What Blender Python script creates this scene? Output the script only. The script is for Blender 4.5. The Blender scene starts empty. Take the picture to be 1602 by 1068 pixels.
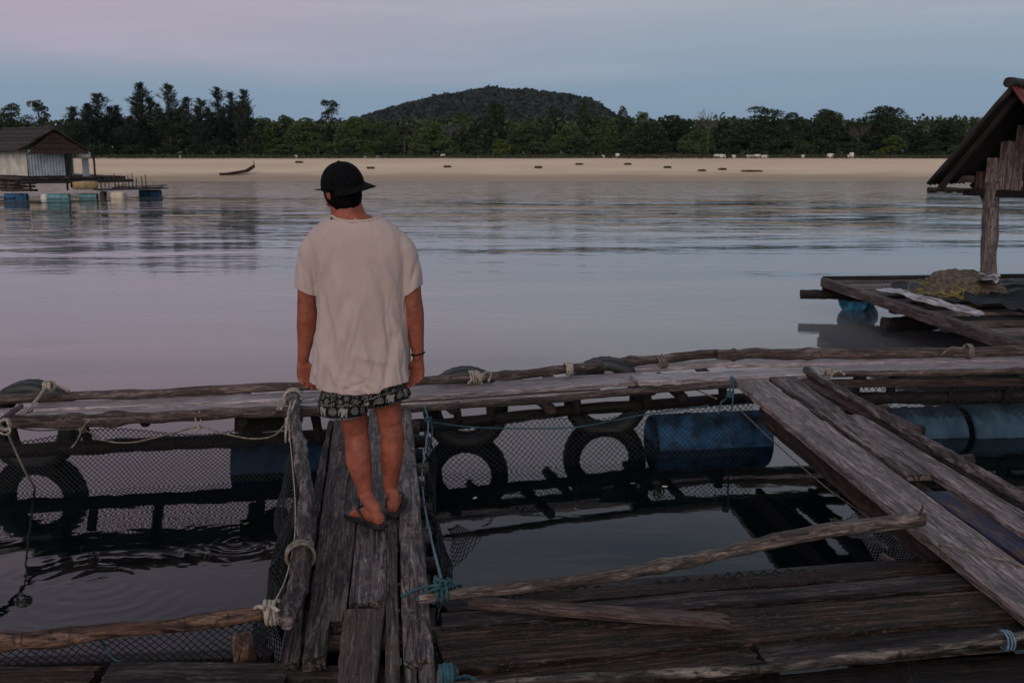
import bpy, bmesh, math, random
import numpy as np
from mathutils import Vector, Matrix, noise

R = math.radians
scene = bpy.context.scene
C = scene.collection

# ------------------------------------------------------------------ camera
CAM_H = 2.3                      # lens above the water (metres)
TILT = math.atan(304 / 1557.5)   # camera looks slightly down
cam_d = bpy.data.cameras.new("camera")
cam_d.lens = 35.0
cam_d.sensor_width = 36.0
cam_d.clip_start = 0.05
cam_d.clip_end = 6000
cam_d.dof.use_dof = True
cam_d.dof.focus_distance = 4.75
cam_d.dof.aperture_fstop = 9.0
cam = bpy.data.objects.new("camera", cam_d)
cam.location = (0, 0, CAM_H)
cam.rotation_euler = (math.pi / 2 - TILT, 0, 0)
C.objects.link(cam)
scene.camera = cam

# ------------------------------------------------------------------ world: dusk sky
SUN_EL, SUN_AZ = 24.0, 195.0      # soft glow of the western sky behind the viewer
world = bpy.data.worlds.new("World")
scene.world = world
world.use_nodes = True
wt = world.node_tree
for n in list(wt.nodes):
    wt.nodes.remove(n)


def N(tree, kind, **kw):
    n = tree.nodes.new(kind)
    for k, v in kw.items():
        if k == "inp":
            for kk, vv in v.items():
                n.inputs[kk].default_value = vv
        else:
            setattr(n, k, v)
    return n


def ramp(tree, stops, interp="LINEAR"):
    n = tree.nodes.new("ShaderNodeValToRGB")
    cr = n.color_ramp
    cr.interpolation = interp
    while len(cr.elements) < len(stops):
        cr.elements.new(0.5)
    for e, (p, c) in zip(cr.elements, stops):
        e.position = p
        e.color = (c[0], c[1], c[2], 1) if len(c) == 3 else c
    return n


def mixc(tree, fac, a, b, mode="MIX"):
    n = tree.nodes.new("ShaderNodeMix")
    n.data_type = "RGBA"
    n.blend_type = mode
    for s, v in ((0, fac), (6, a), (7, b)):
        if hasattr(v, "links") or hasattr(v, "is_output"):
            tree.links.new(v, n.inputs[s])
        else:
            n.inputs[s].default_value = v if s == 0 else (*v[:3], 1)
    return n.outputs[2]


def mth(tree, op, a, b=None, c=None, clamp=False):
    n = tree.nodes.new("ShaderNodeMath")
    n.operation = op
    n.use_clamp = clamp
    for i, v in enumerate((a, b, c)):
        if v is None:
            continue
        if hasattr(v, "is_output"):
            tree.links.new(v, n.inputs[i])
        else:
            n.inputs[i].default_value = v
    return n.outputs[0]


def smooth(tree, v, lo, hi):
    n = tree.nodes.new("ShaderNodeMapRange")
    n.interpolation_type = "SMOOTHSTEP"
    tree.links.new(v, n.inputs[0])
    n.inputs[1].default_value = lo
    n.inputs[2].default_value = hi
    return n.outputs[0]


wtc = N(wt, "ShaderNodeTexCoord")
wsep = N(wt, "ShaderNodeSeparateXYZ")
wt.links.new(wtc.outputs["Generated"], wsep.inputs[0])
el = wsep.outputs[2]
sky = N(wt, "ShaderNodeTexSky", sky_type="NISHITA", sun_disc=False)
sky.sun_elevation = R(4)
sky.sun_rotation = R(SUN_AZ)
sky.air_density = 1.0
sky.dust_density = 1.5
sky.ozone_density = 2.0
nish = mixc(wt, 1.0, sky.outputs[0], (0.09, 0.09, 0.09), "MULTIPLY")
# dusk air: slate blue low down, paler and faintly lilac above, pinker to the left
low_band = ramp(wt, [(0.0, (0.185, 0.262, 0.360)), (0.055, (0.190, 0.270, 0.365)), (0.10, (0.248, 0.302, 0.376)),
                     (0.146, (0.305, 0.334, 0.388)), (0.20, (0.48, 0.475, 0.520)), (0.28, (0.47, 0.470, 0.520)), (0.40, (0.17, 0.21, 0.275)), (1.0, (0.145, 0.19, 0.26))])  # unseen sky: bright belt and dark zenith added to shape the water's reflections
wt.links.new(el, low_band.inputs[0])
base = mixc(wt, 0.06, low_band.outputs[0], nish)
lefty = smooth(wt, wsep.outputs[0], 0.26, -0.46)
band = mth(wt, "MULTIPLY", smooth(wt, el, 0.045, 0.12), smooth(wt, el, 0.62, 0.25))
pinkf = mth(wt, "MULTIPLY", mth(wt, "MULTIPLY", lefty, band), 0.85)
base = mixc(wt, pinkf, base, mixc(wt, smooth(wt, el, 0.13, 0.20), (0.350, 0.300, 0.372), (0.56, 0.42, 0.51)))  # stronger pink above the view, added to tint the water
# thin cloud sheets
cmap = N(wt, "ShaderNodeMapping", inp={"Scale": (1.6, 1.6, 15.0), "Rotation": (0, R(-3.0), 0), "Location": (1.3, 0.4, 0.2)})
wt.links.new(wtc.outputs["Generated"], cmap.inputs[0])
cn = N(wt, "ShaderNodeTexNoise", inp={"Scale": 1.5, "Detail": 6.0, "Roughness": 0.55, "Distortion": 0.4})
wt.links.new(cmap.outputs[0], cn.inputs[0])
cm = smooth(wt, cn.outputs[0], 0.44, 0.66)
cm = mth(wt, "MULTIPLY", cm, smooth(wt, el, 0.03, 0.11))
cloudcol = mixc(wt, lefty, (0.315, 0.345, 0.395), (0.385, 0.335, 0.415))
base = mixc(wt, mth(wt, "MULTIPLY", cm, 0.55), base, cloudcol)
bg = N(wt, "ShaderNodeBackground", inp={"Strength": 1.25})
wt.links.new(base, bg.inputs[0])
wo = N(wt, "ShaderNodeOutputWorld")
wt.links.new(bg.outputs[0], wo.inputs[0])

sun_d = bpy.data.lights.new("sun", "SUN")
sun_d.energy = 1.35
sun_d.angle = R(50)
sun_d.color = (1.0, 0.86, 0.78)
sun = bpy.data.objects.new("sun", sun_d)
sun.rotation_euler = (R(90 - SUN_EL), 0, R(-12))   # shines from behind the viewer
sun.location = (0, -5, 12)
C.objects.link(sun)

vs = scene.view_settings
vs.view_transform = "Standard"
vs.look = "None"
vs.exposure = 0.0
vs.gamma = 1.0
vs.use_curve_mapping = False
scene.cycles.use_denoising = True
scene.cycles.max_bounces = 6

# ------------------------------------------------------------------ layout helpers
FPX = 1557.5
CT, ST = math.cos(TILT), math.sin(TILT)
DECK = 0.50


def ray(px, py):
    u, v = (px - 801) / FPX, (534 - py) / FPX
    return Vector((u, v * ST + CT, v * CT - ST))


def onz(px, py, z=DECK):
    d = ray(px, py)
    t = (z - CAM_H) / d.z
    return Vector((d.x * t, d.y * t, z))


def aty(px, py, Y):
    d = ray(px, py)
    t = Y / d.y
    return Vector((d.x * t, Y, CAM_H + d.z * t))


# ------------------------------------------------------------------ object helpers
def new_obj(name, me, mat, parent=None, mw=None):
    o = bpy.data.objects.new(name, me)
    C.objects.link(o)
    if mat is not None and me is not None and len(me.materials) == 0:
        for m in (mat if isinstance(mat, (list, tuple)) else [mat]):
            me.materials.append(m)
    if mw is not None:
        o.matrix_basis = mw
    if parent is not None:
        o.parent = parent
        o.matrix_parent_inverse = parent.matrix_basis.inverted()
    return o


def mesh(name, verts, faces, sm=True):
    me = bpy.data.meshes.new(name)
    me.from_pydata([tuple(v) for v in verts], [], faces)
    me.update()
    if sm:
        me.shade_smooth()
    return me


def npmesh(name, V, F, sm=False):
    """V (n,3), F (m,k) arrays"""
    V = np.asarray(V, dtype=np.float32)
    F = np.asarray(F, dtype=np.int32)
    k = F.shape[1]
    me = bpy.data.meshes.new(name)
    me.vertices.add(len(V))
    me.vertices.foreach_set("co", V.ravel())
    me.loops.add(F.size)
    me.loops.foreach_set("vertex_index", F.ravel())
    me.polygons.add(len(F))
    me.polygons.foreach_set("loop_start", np.arange(0, F.size, k, dtype=np.int32))
    me.update(calc_edges=True)
    me.validate()
    if sm:
        me.shade_smooth()
    return me


def bm_mesh(name, bm, sm=True):
    me = bpy.data.meshes.new(name)
    bmesh.ops.recalc_face_normals(bm, faces=bm.faces)
    bm.to_mesh(me)
    bm.free()
    if sm:
        me.shade_smooth()
    return me


def tag(o, label, cat=None, group=None, kind=None):
    if label:
        o["label"] = label
    if cat:
        o["category"] = cat
    if group:
        o["group"] = group
    if kind:
        o["kind"] = kind
    return o


def thing(name, loc, label, cat, group=None):
    o = bpy.data.objects.new(name, None)
    o.empty_display_size = 0.2
    o.matrix_basis = Matrix.Translation(Vector(loc))
    C.objects.link(o)
    return tag(o, label, cat, group)


def frame_along(a, b, up=Vector((0, 0, 1))):
    x = (b - a).normalized()
    y = up.cross(x)
    if y.length < 1e-4:
        y = Vector((0, 1, 0))
    y.normalize()
    z = x.cross(y).normalized()
    m = Matrix((x, y, z)).transposed().to_4x4()
    m.translation = a
    return m


# ------------------------------------------------------------------ materials
def material(name):
    m = bpy.data.materials.new(name)
    m.use_nodes = True
    t = m.node_tree
    b = t.nodes["Principled BSDF"]
    return m, t, b


def plain(name, col, rough=0.6, noise_amt=0.25, scale=6.0, bump=0.0, spec=0.5, coords="Object"):
    m, t, b = material(name)
    tc = N(t, "ShaderNodeTexCoord")
    nz = N(t, "ShaderNodeTexNoise", inp={"Scale": scale, "Detail": 6.0, "Roughness": 0.6})
    t.links.new(tc.outputs[coords], nz.inputs[0])
    f = smooth(t, nz.outputs[0], 0.3, 0.72)
    c = mixc(t, f, tuple(x * (1 - noise_amt) for x in col), tuple(min(1, x * (1 + noise_amt)) for x in col))
    t.links.new(c, b.inputs["Base Color"])
    b.inputs["Roughness"].default_value = rough
    b.inputs["Specular IOR Level"].default_value = spec
    if bump:
        bp = N(t, "ShaderNodeBump", inp={"Strength": 0.6, "Distance": bump})
        t.links.new(nz.outputs[0], bp.inputs["Height"])
        t.links.new(bp.outputs[0], b.inputs["Normal"])
    return m


def wood(name, dark, mid, light, stain, rough=0.62, grain=26.0, crack=0.5, bump=0.004, stain_amt=0.5, speck=0.0, spec=0.35, tint=(0.97, 0.90, 0.86)):
    dark, mid, light, stain = (tuple(x * y for x, y in zip(q, tint)) for q in (dark, mid, light, stain))
    m, t, b = material(name)
    tc = N(t, "ShaderNodeTexCoord")
    oi = N(t, "ShaderNodeObjectInfo")
    off = N(t, "ShaderNodeVectorMath", operation="SCALE")
    off.inputs[0].default_value = (37.0, 91.0, 53.0)
    t.links.new(oi.outputs["Random"], off.inputs[3])
    add = N(t, "ShaderNodeVectorMath", operation="ADD")
    t.links.new(tc.outputs["Object"], add.inputs[0])
    t.links.new(off.outputs[0], add.inputs[1])

    def nz(sx, sy, sz, scale, det, rg, dist=0.0):
        mp = N(t, "ShaderNodeMapping", inp={"Scale": (sx, sy, sz)})
        t.links.new(add.outputs[0], mp.inputs[0])
        q = N(t, "ShaderNodeTexNoise", inp={"Scale": scale, "Detail": det, "Roughness": rg, "Distortion": dist})
        t.links.new(mp.outputs[0], q.inputs[0])
        return q.outputs[0]

    g = nz(0.9, grain, grain, 1.5, 9, 0.76, 0.9)
    patch = nz(2.4, 8, 8, 1.3, 6, 0.65, 0.5)
    blot = nz(5.0, 9, 9, 2.2, 7, 0.7, 0.6)
    cr = nz(0.55, 9, 9, 2.0, 5, 0.55, 0.9)
    cr2 = nz(1.0, 26, 26, 2.0, 4, 0.6, 0.7)
    fine = nz(4, 48, 48, 2.0, 6, 0.75)
    r1 = ramp(t, [(0.30, dark), (0.47, tuple((x + y) / 2 for x, y in zip(dark, mid))), (0.54, mid), (0.70, light)])
    t.links.new(g, r1.inputs[0])
    st = mth(t, "MULTIPLY", smooth(t, patch, 0.47, 0.60), stain_amt)
    c = mixc(t, st, r1.outputs[0], stain)
    c = mixc(t, mth(t, "MULTIPLY", smooth(t, blot, 0.55, 0.68), 0.55), c, tuple(min(1, x * 1.35) for x in light))
    c = mixc(t, mth(t, "MULTIPLY", smooth(t, blot, 0.46, 0.34), 0.6), c, dark)
    tone = mixc(t, smooth(t, fine, 0.32, 0.70), (0.50, 0.50, 0.50), (1.5, 1.48, 1.46))
    c = mixc(t, 1.0, c, tone, "MULTIPLY")
    per = mixc(t, oi.outputs["Random"], (0.78, 0.77, 0.76), (1.2, 1.16, 1.12))
    c = mixc(t, 1.0, c, per, "MULTIPLY")
    # drying cracks running with the grain
    ck = smooth(t, mth(t, "ABSOLUTE", mth(t, "SUBTRACT", cr, 0.5)), 0.050, 0.012)
    ck2 = mth(t, "MULTIPLY", ck, smooth(t, patch, 0.40, 0.50))
    hair_ck = mth(t, "MULTIPLY", smooth(t, mth(t, "ABSOLUTE", mth(t, "SUBTRACT", cr2, 0.5)), 0.075, 0.015), smooth(t, blot, 0.44, 0.56))
    ck2 = mth(t, "MAXIMUM", ck2, mth(t, "MULTIPLY", hair_ck, 0.7))
    ckf = mth(t, "MULTIPLY", ck2, crack)
    c = mixc(t, ckf, c, tuple(x * 0.12 for x in dark))
    if speck:
        vo = N(t, "ShaderNodeTexVoronoi", inp={"Scale": 70.0})
        t.links.new(add.outputs[0], vo.inputs[0])
        sp = smooth(t, vo.outputs["Distance"], 0.32, 0.1)
        sp = mth(t, "MULTIPLY", mth(t, "MULTIPLY", sp, smooth(t, patch, 0.45, 0.6)), speck)
        c = mixc(t, sp, c, tuple(min(1, x * 1.5) for x in light))
    t.links.new(c, b.inputs["Base Color"])
    rg = mth(t, "ADD", mth(t, "MULTIPLY", blot, 0.35), rough - 0.12)
    t.links.new(rg, b.inputs["Roughness"])
    b.inputs["Specular IOR Level"].default_value = spec
    h = mth(t, "SUBTRACT", mth(t, "ADD", g, mth(t, "MULTIPLY", fine, 0.4)), mth(t, "MULTIPLY", ck2, 1.6))
    bp = N(t, "ShaderNodeBump", inp={"Strength": 1.0, "Distance": bump * 0.9})
    t.links.new(h, bp.inputs["Height"])
    t.links.new(bp.outputs[0], b.inputs["Normal"])
    return m


def bark(name, dark, mid, light, scale=9.0, bump=0.008, mott=0.55):
    m, t, b = material(name)
    tc = N(t, "ShaderNodeTexCoord")
    oi = N(t, "ShaderNodeObjectInfo")
    off = N(t, "ShaderNodeVectorMath", operation="SCALE")
    off.inputs[0].default_value = (17.0, 61.0, 43.0)
    t.links.new(oi.outputs["Random"], off.inputs[3])
    add = N(t, "ShaderNodeVectorMath", operation="ADD")
    t.links.new(tc.outputs["Object"], add.inputs[0])
    t.links.new(off.outputs[0], add.inputs[1])
    mp = N(t, "ShaderNodeMapping", inp={"Scale": (0.38, 2.4, 2.4)})
    t.links.new(add.outputs[0], mp.inputs[0])
    n1 = N(t, "ShaderNodeTexNoise", inp={"Scale": scale, "Detail": 8.0, "Roughness": 0.72, "Distortion": 0.25})
    n2 = N(t, "ShaderNodeTexNoise", inp={"Scale": scale * 3.2, "Detail": 5.0, "Roughness": 0.7})
    mp3 = N(t, "ShaderNodeMapping", inp={"Scale": (22.0, 5, 5)})
    t.links.new(add.outputs[0], mp3.inputs[0])
    n3 = N(t, "ShaderNodeTexNoise", inp={"Scale": 1.6, "Detail": 4.0, "Roughness": 0.6})
    t.links.new(mp.outputs[0], n1.inputs[0])
    t.links.new(mp.outputs[0], n2.inputs[0])
    t.links.new(mp3.outputs[0], n3.inputs[0])
    r1 = ramp(t, [(0.36, dark), (0.49, mid), (0.56 + 0.08 * mott, light), (0.8, tuple(x * 0.7 for x in light))])
    t.links.new(n1.outputs[0], r1.inputs[0])
    c = mixc(t, smooth(t, n2.outputs[0], 0.52, 0.36), r1.outputs[0], tuple(x * 0.5 for x in dark))
    c = mixc(t, mth(t, "MULTIPLY", smooth(t, n3.outputs[0], 0.58, 0.66), 0.7), c, tuple(x * 0.35 for x in dark))
    t.links.new(c, b.inputs["Base Color"])
    b.inputs["Roughness"].default_value = 0.75
    b.inputs["Specular IOR Level"].default_value = 0.3
    h = mth(t, "ADD", n1.outputs[0], mth(t, "MULTIPLY", n2.outputs[0], 0.5))
    bp = N(t, "ShaderNodeBump", inp={"Strength": 0.9, "Distance": bump})
    t.links.new(h, bp.inputs["Height"])
    t.links.new(bp.outputs[0], b.inputs["Normal"])
    return m


def leafy(name, a, b_, c_, rough=0.7):
    m, t, b = material(name)
    g = N(t, "ShaderNodeNewGeometry")
    oi = N(t, "ShaderNodeObjectInfo")
    r1 = ramp(t, [(0.0, a), (0.55, b_), (1.0, c_)])
    t.links.new(g.outputs["Random Per Island"], r1.inputs[0])
    per = mixc(t, oi.outputs["Random"], (0.75, 0.78, 0.8), (1.3, 1.2, 1.0))
    c = mixc(t, 1.0, r1.outputs[0], per, "MULTIPLY")
    t.links.new(c, b.inputs["Base Color"])
    b.inputs["Roughness"].default_value = rough
    b.inputs["Specular IOR Level"].default_value = 0.25
    return m


M = {}
M["far"] = wood("weathered_grey_wood", (0.23, 0.20, 0.207), (0.48, 0.44, 0.453), (0.62, 0.575, 0.59), (0.30, 0.245, 0.24), rough=0.36, crack=0.45, stain_amt=0.45, tint=(1, 0.95, 0.95), spec=0.75)
M["farpole"] = wood("weathered_pole_wood", (0.040, 0.031, 0.029), (0.15, 0.122, 0.116), (0.27, 0.23, 0.222), (0.05, 0.03, 0.025), rough=0.6, grain=18, stain_amt=0.6)
M["walk"] = wood("cracked_walk_wood", (0.030, 0.023, 0.021), (0.130, 0.108, 0.100), (0.27, 0.235, 0.22), (0.045, 0.031, 0.026), rough=0.66, crack=1.0, bump=0.007, stain_amt=0.6, grain=30, tint=(1.02, 0.90, 0.82))
M["warm"] = wood("smooth_red_brown_wood", (0.035, 0.025, 0.022), (0.115, 0.084, 0.074), (0.19, 0.15, 0.135), (0.06, 0.042, 0.036), rough=0.6, crack=0.5, bump=0.004, stain_amt=0.5)
M["walkgrey"] = wood("grey_walk_wood", (0.050, 0.042, 0.041), (0.20, 0.175, 0.172), (0.40, 0.365, 0.36), (0.07, 0.052, 0.048), rough=0.6, crack=0.9, bump=0.006, stain_amt=0.5)
M["front"] = wood("dimmed_brown_wood", (0.010, 0.006, 0.005), (0.062, 0.041, 0.031), (0.18, 0.12, 0.088), (0.012, 0.008, 0.007), rough=0.62, crack=0.6, bump=0.006, stain_amt=0.7, speck=0.5, spec=0.18)  # the frame's darker lower edge is put into this brown
M["frontgrey"] = wood("dimmed_grey_wood", (0.018, 0.015, 0.014), (0.080, 0.068, 0.066), (0.18, 0.155, 0.15), (0.02, 0.015, 0.013), rough=0.6, crack=0.8, bump=0.006, stain_amt=0.6, spec=0.2)  # foreground dimming is put into this grey as well
M["right"] = wood("dull_grey_brown_wood", (0.075, 0.063, 0.062), (0.29, 0.25, 0.248), (0.47, 0.415, 0.415), (0.13, 0.10, 0.09), rough=0.5, crack=0.7, bump=0.005, stain_amt=0.5, spec=0.55)
M["redwood"] = wood("reddish_brown_wood", (0.030, 0.018, 0.015), (0.085, 0.052, 0.044), (0.14, 0.098, 0.088), (0.03, 0.02, 0.018), crack=0.7)
M["blue_paint"] = wood("worn_blue_paint_wood", (0.016, 0.020, 0.055), (0.026, 0.034, 0.10), (0.05, 0.055, 0.125), (0.14, 0.082, 0.052), rough=0.55, crack=0.5, stain_amt=0.95)
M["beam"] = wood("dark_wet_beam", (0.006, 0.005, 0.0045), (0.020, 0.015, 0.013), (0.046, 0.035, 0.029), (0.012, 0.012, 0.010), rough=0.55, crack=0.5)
M["bark"] = bark("mottled_bark", (0.016, 0.011, 0.010), (0.065, 0.048, 0.043), (0.23, 0.185, 0.170), 10.0, 0.012)
M["redbark"] = bark("red_peeling_bark", (0.022, 0.010, 0.008), (0.075, 0.038, 0.028), (0.24, 0.145, 0.095), 7.0, 0.010, 0.9)
M["pole"] = wood("pale_driftwood_pole", (0.05, 0.042, 0.038), (0.165, 0.142, 0.132), (0.28, 0.245, 0.23), (0.07, 0.05, 0.042), grain=14, crack=0.6, stain_amt=0.5)
M["palebark"] = bark("pale_flaking_bark", (0.014, 0.011, 0.010), (0.055, 0.044, 0.038), (0.26, 0.22, 0.18), 8.0, 0.008, 0.9)
M["rubber"] = plain("tyre_rubber", (0.010, 0.012, 0.011), 0.55, 0.4, 14, 0.002)
M["blue_plastic"] = plain("blue_drum_plastic", (0.016, 0.060, 0.125), 0.65, 0.9, 7, spec=0.2)
M["dark_drum"] = plain("dark_blue_drum_plastic", (0.006, 0.022, 0.048), 0.7, 0.7, 7, spec=0.15)
M["pale_blue"] = plain("pale_blue_sack", (0.026, 0.048, 0.068), 0.8, 0.6, 4, spec=0.1)
M["teal_plastic"] = plain("teal_drum_plastic", (0.07, 0.19, 0.20), 0.5, 0.5, 6)
M["cyan_plastic"] = plain("cyan_drum_plastic", (0.01, 0.22, 0.36), 0.5, 0.7, 16)
M["white_foam"] = plain("white_foam", (0.62, 0.58, 0.52), 0.8, 0.15, 4)
M["cream_foam"] = plain("cream_float", (0.55, 0.45, 0.33), 0.7, 0.2, 4)
M["net"] = plain("dark_net_twine", (0.007, 0.010, 0.011), 0.8, 0.4, 20)
M["greynet"] = plain("grey_wet_net", (0.085, 0.095, 0.095), 0.6, 0.4, 20)
M["rope"] = plain("pale_rope", (0.31, 0.265, 0.21), 0.85, 0.35, 40, 0.003)
M["oldrope"] = plain("dirty_rope", (0.15, 0.125, 0.10), 0.85, 0.5, 30, 0.003)
M["tealrope"] = plain("teal_rope", (0.018, 0.070, 0.085), 0.8, 0.4, 40, 0.003)
M["bluerope"] = plain("pale_blue_rope", (0.10, 0.17, 0.22), 0.8, 0.4, 40, 0.003)
M["yellowrope"] = plain("yellow_rope", (0.28, 0.20, 0.03), 0.8, 0.3, 30)
M["black_tarp"] = plain("black_tarpaulin", (0.010, 0.011, 0.013), 0.5, 0.5, 5)
M["white_tarp"] = plain("white_tarpaulin", (0.34, 0.34, 0.36), 0.6, 0.4, 5)
M["netheap"] = plain("brown_net_heap", (0.088, 0.068, 0.046), 0.9, 0.6, 22, 0.03)
M["thatch"] = wood("palm_thatch", (0.040, 0.036, 0.035), (0.105, 0.096, 0.092), (0.17, 0.157, 0.150), (0.07, 0.055, 0.048), rough=0.9, crack=0.3, grain=12, bump=0.03)
M["thatchred"] = wood("brown_palm_thatch", (0.035, 0.022, 0.018), (0.10, 0.068, 0.056), (0.16, 0.115, 0.095), (0.06, 0.04, 0.03), rough=0.9, crack=0.3, grain=10, bump=0.03)
M["darkroof"] = plain("dark_roof_sheet", (0.014, 0.011, 0.010), 0.75, 0.5, 6, 0.01)
M["redroof"] = plain("red_roof_sheet", (0.16, 0.028, 0.022), 0.55, 0.4, 6)
M["wallcream"] = plain("cream_wall_sheet", (0.48, 0.45, 0.38), 0.7, 0.25, 2)
M["wallgrey"] = plain("grey_blue_wall_sheet", (0.27, 0.30, 0.32), 0.6, 0.25, 2)
M["crate"] = plain("yellow_brown_crate", (0.33, 0.23, 0.10), 0.7, 0.3, 6)
M["skin"] = None


def make_sand():
    m, t, b = material("beach_sand")
    tc = N(t, "ShaderNodeTexCoord")
    sp = N(t, "ShaderNodeSeparateXYZ")
    t.links.new(tc.outputs["Object"], sp.inputs[0])
    mp = N(t, "ShaderNodeMapping", inp={"Scale": (0.10, 0.5, 0.5)})
    t.links.new(tc.outputs["Object"], mp.inputs[0])
    n1 = N(t, "ShaderNodeTexNoise", inp={"Scale": 1.0, "Detail": 8.0, "Roughness": 0.65})
    t.links.new(mp.outputs[0], n1.inputs[0])
    zz = mth(t, "ADD", sp.outputs[2], mth(t, "MULTIPLY", mth(t, "SUBTRACT", n1.outputs[0], 0.5), 0.5))
    wet = smooth(t, zz, 0.62, 0.16)          # the swash zone stays damp
    dry = mixc(t, smooth(t, n1.outputs[0], 0.3, 0.7), (0.60, 0.45, 0.30), (0.74, 0.56, 0.385))
    c = mixc(t, wet, dry, (0.36, 0.27, 0.185))
    soil = smooth(t, zz, 1.36, 1.5)
    c = mixc(t, soil, c, (0.05, 0.045, 0.028))
    t.links.new(c, b.inputs["Base Color"])
    b.inputs["Roughness"].default_value = 0.9
    return m


def make_water():
    m, t, b = material("sea_water")
    tc = N(t, "ShaderNodeTexCoord")
    sp = N(t, "ShaderNodeSeparateXYZ")
    P = tc.outputs["Object"]
    t.links.new(P, sp.inputs[0])
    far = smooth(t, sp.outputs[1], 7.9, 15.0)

    def nz(sx, sy, scale, det, rg, dist=0.0, rot=0.0):
        mp = N(t, "ShaderNodeMapping", inp={"Scale": (sx, sy, 1), "Rotation": (0, 0, rot)})
        t.links.new(P, mp.inputs[0])
        q = N(t, "ShaderNodeTexNoise", inp={"Scale": scale, "Detail": det, "Roughness": rg, "Distortion": dist})
        t.links.new(mp.outputs[0], q.inputs[0])
        return q.outputs[0]

    big = nz(0.055, 0.10, 1.0, 3, 0.5, 0.5)
    shore = smooth(t, sp.outputs[1], 40.0, 62.0)
    chop = mth(t, "MULTIPLY", smooth(t, sp.outputs[1], 13.0, 32.0), mth(t, "ADD", smooth(t, big, 0.28, 0.66), mth(t, "MULTIPLY", shore, 2.4)))
    w1 = nz(0.21, 0.68, 1.0, 3, 0.45, 0.6, R(5))
    w2 = nz(0.62, 1.8, 1.0, 3, 0.5, 0.5, R(-6))
    w3 = nz(1.6, 2.6, 2.2, 3, 0.5, 0.3)
    swell = nz(0.05, 0.22, 1.0, 2, 0.4, 0.3, R(4))
    h = mth(t, "MULTIPLY", mth(t, "ADD", mth(t, "MULTIPLY", w1, 0.085), mth(t, "MULTIPLY", w2, 0.038)), mth(t, "ADD", mth(t, "MULTIPLY", chop, 1.0), 0.035))
    h = mth(t, "ADD", h, mth(t, "MULTIPLY", w3, 0.0008))
    h = mth(t, "ADD", h, mth(t, "MULTIPLY", swell, 0.08))
    w4 = nz(1.1, 3.4, 1.5, 3, 0.5, 0.4, R(3))
    h = mth(t, "ADD", h, mth(t, "MULTIPLY", mth(t, "MULTIPLY", w4, 0.0045), mth(t, "MULTIPLY", smooth(t, sp.outputs[1], 9.0, 16.0), smooth(t, big, 0.35, 0.6))))
    # rings where fish broke the surface in the left pen
    for (px, py, amp, k, fall) in ((150, 915, 0.00030, 58.0, 1.5), (372, 846, 0.0004, 85.0, 5.0), (60, 890, 0.00022, 50.0, 1.6)):
        c0 = onz(px, py, 0)
        dx = mth(t, "SUBTRACT", sp.outputs[0], c0.x)
        dy = mth(t, "SUBTRACT", sp.outputs[1], c0.y)
        r = mth(t, "SQRT", mth(t, "ADD", mth(t, "MULTIPLY", dx, dx), mth(t, "MULTIPLY", dy, dy)))
        rr = mth(t, "ADD", r, mth(t, "MULTIPLY", w3, 0.16))
        s = mth(t, "SINE", mth(t, "MULTIPLY", rr, k))
        e = mth(t, "POWER", 2.718, mth(t, "MULTIPLY", r, -fall))
        h = mth(t, "ADD", h, mth(t, "MULTIPLY", mth(t, "MULTIPLY", s, e), amp))
    bp = N(t, "ShaderNodeBump", inp={"Strength": 1.0, "Distance": 1.0})
    t.links.new(h, bp.inputs["Height"])
    t.links.new(bp.outputs[0], b.inputs["Normal"])
    c = mixc(t, far, (0.0015, 0.0040, 0.0045), (0.22, 0.225, 0.232))   # dark by the pens; pale further out, painted in for bright sky reflection
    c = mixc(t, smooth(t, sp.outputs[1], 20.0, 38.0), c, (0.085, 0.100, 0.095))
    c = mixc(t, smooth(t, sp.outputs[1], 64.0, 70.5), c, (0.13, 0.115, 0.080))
    t.links.new(c, b.inputs["Base Color"])
    b.inputs["Roughness"].default_value = 0.03
    b.inputs["IOR"].default_value = 1.36
    b.inputs["Specular IOR Level"].default_value = 0.5
    return m


M["sand"] = make_sand()
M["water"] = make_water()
M["cas_leaf"] = leafy("casuarina_needles", (0.012, 0.021, 0.016), (0.026, 0.040, 0.028), (0.046, 0.064, 0.044))
M["leaf"] = leafy("broad_leaves", (0.016, 0.034, 0.010), (0.050, 0.086, 0.026), (0.110, 0.150, 0.046))
M["darkleaf"] = leafy("dark_broad_leaves", (0.007, 0.016, 0.008), (0.020, 0.038, 0.015), (0.048, 0.072, 0.027))
M["brightleaf"] = leafy("bright_shrub_leaves", (0.020, 0.038, 0.006), (0.050, 0.080, 0.012), (0.10, 0.13, 0.022))
M["hillleaf"] = leafy("hill_canopy", (0.010, 0.018, 0.017), (0.013, 0.023, 0.021), (0.017, 0.029, 0.026))
M["grass"] = leafy("dune_grass", (0.022, 0.028, 0.010), (0.048, 0.052, 0.020), (0.09, 0.085, 0.038))
M["dry"] = leafy("dry_twigs", (0.06, 0.053, 0.046), (0.10, 0.088, 0.08), (0.15, 0.135, 0.12))
M["palm"] = leafy("palm_fronds", (0.03, 0.035, 0.012), (0.07, 0.07, 0.028), (0.12, 0.11, 0.05))
M["trunk"] = bark("tree_trunk_bark", (0.018, 0.014, 0.012), (0.045, 0.036, 0.030), (0.09, 0.075, 0.065), 3.0, 0.02)
M["paletrunk"] = bark("pale_dead_wood", (0.05, 0.045, 0.042), (0.10, 0.092, 0.086), (0.17, 0.16, 0.148), 3.0, 0.02)


# ------------------------------------------------------------------ shape builders
def fbm(p, seed=0.0):
    return noise.fractal(Vector((p[0] + seed, p[1] - seed * 1.7, p[2] + seed * 0.6)), 1.0, 2.0, 3)


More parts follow.
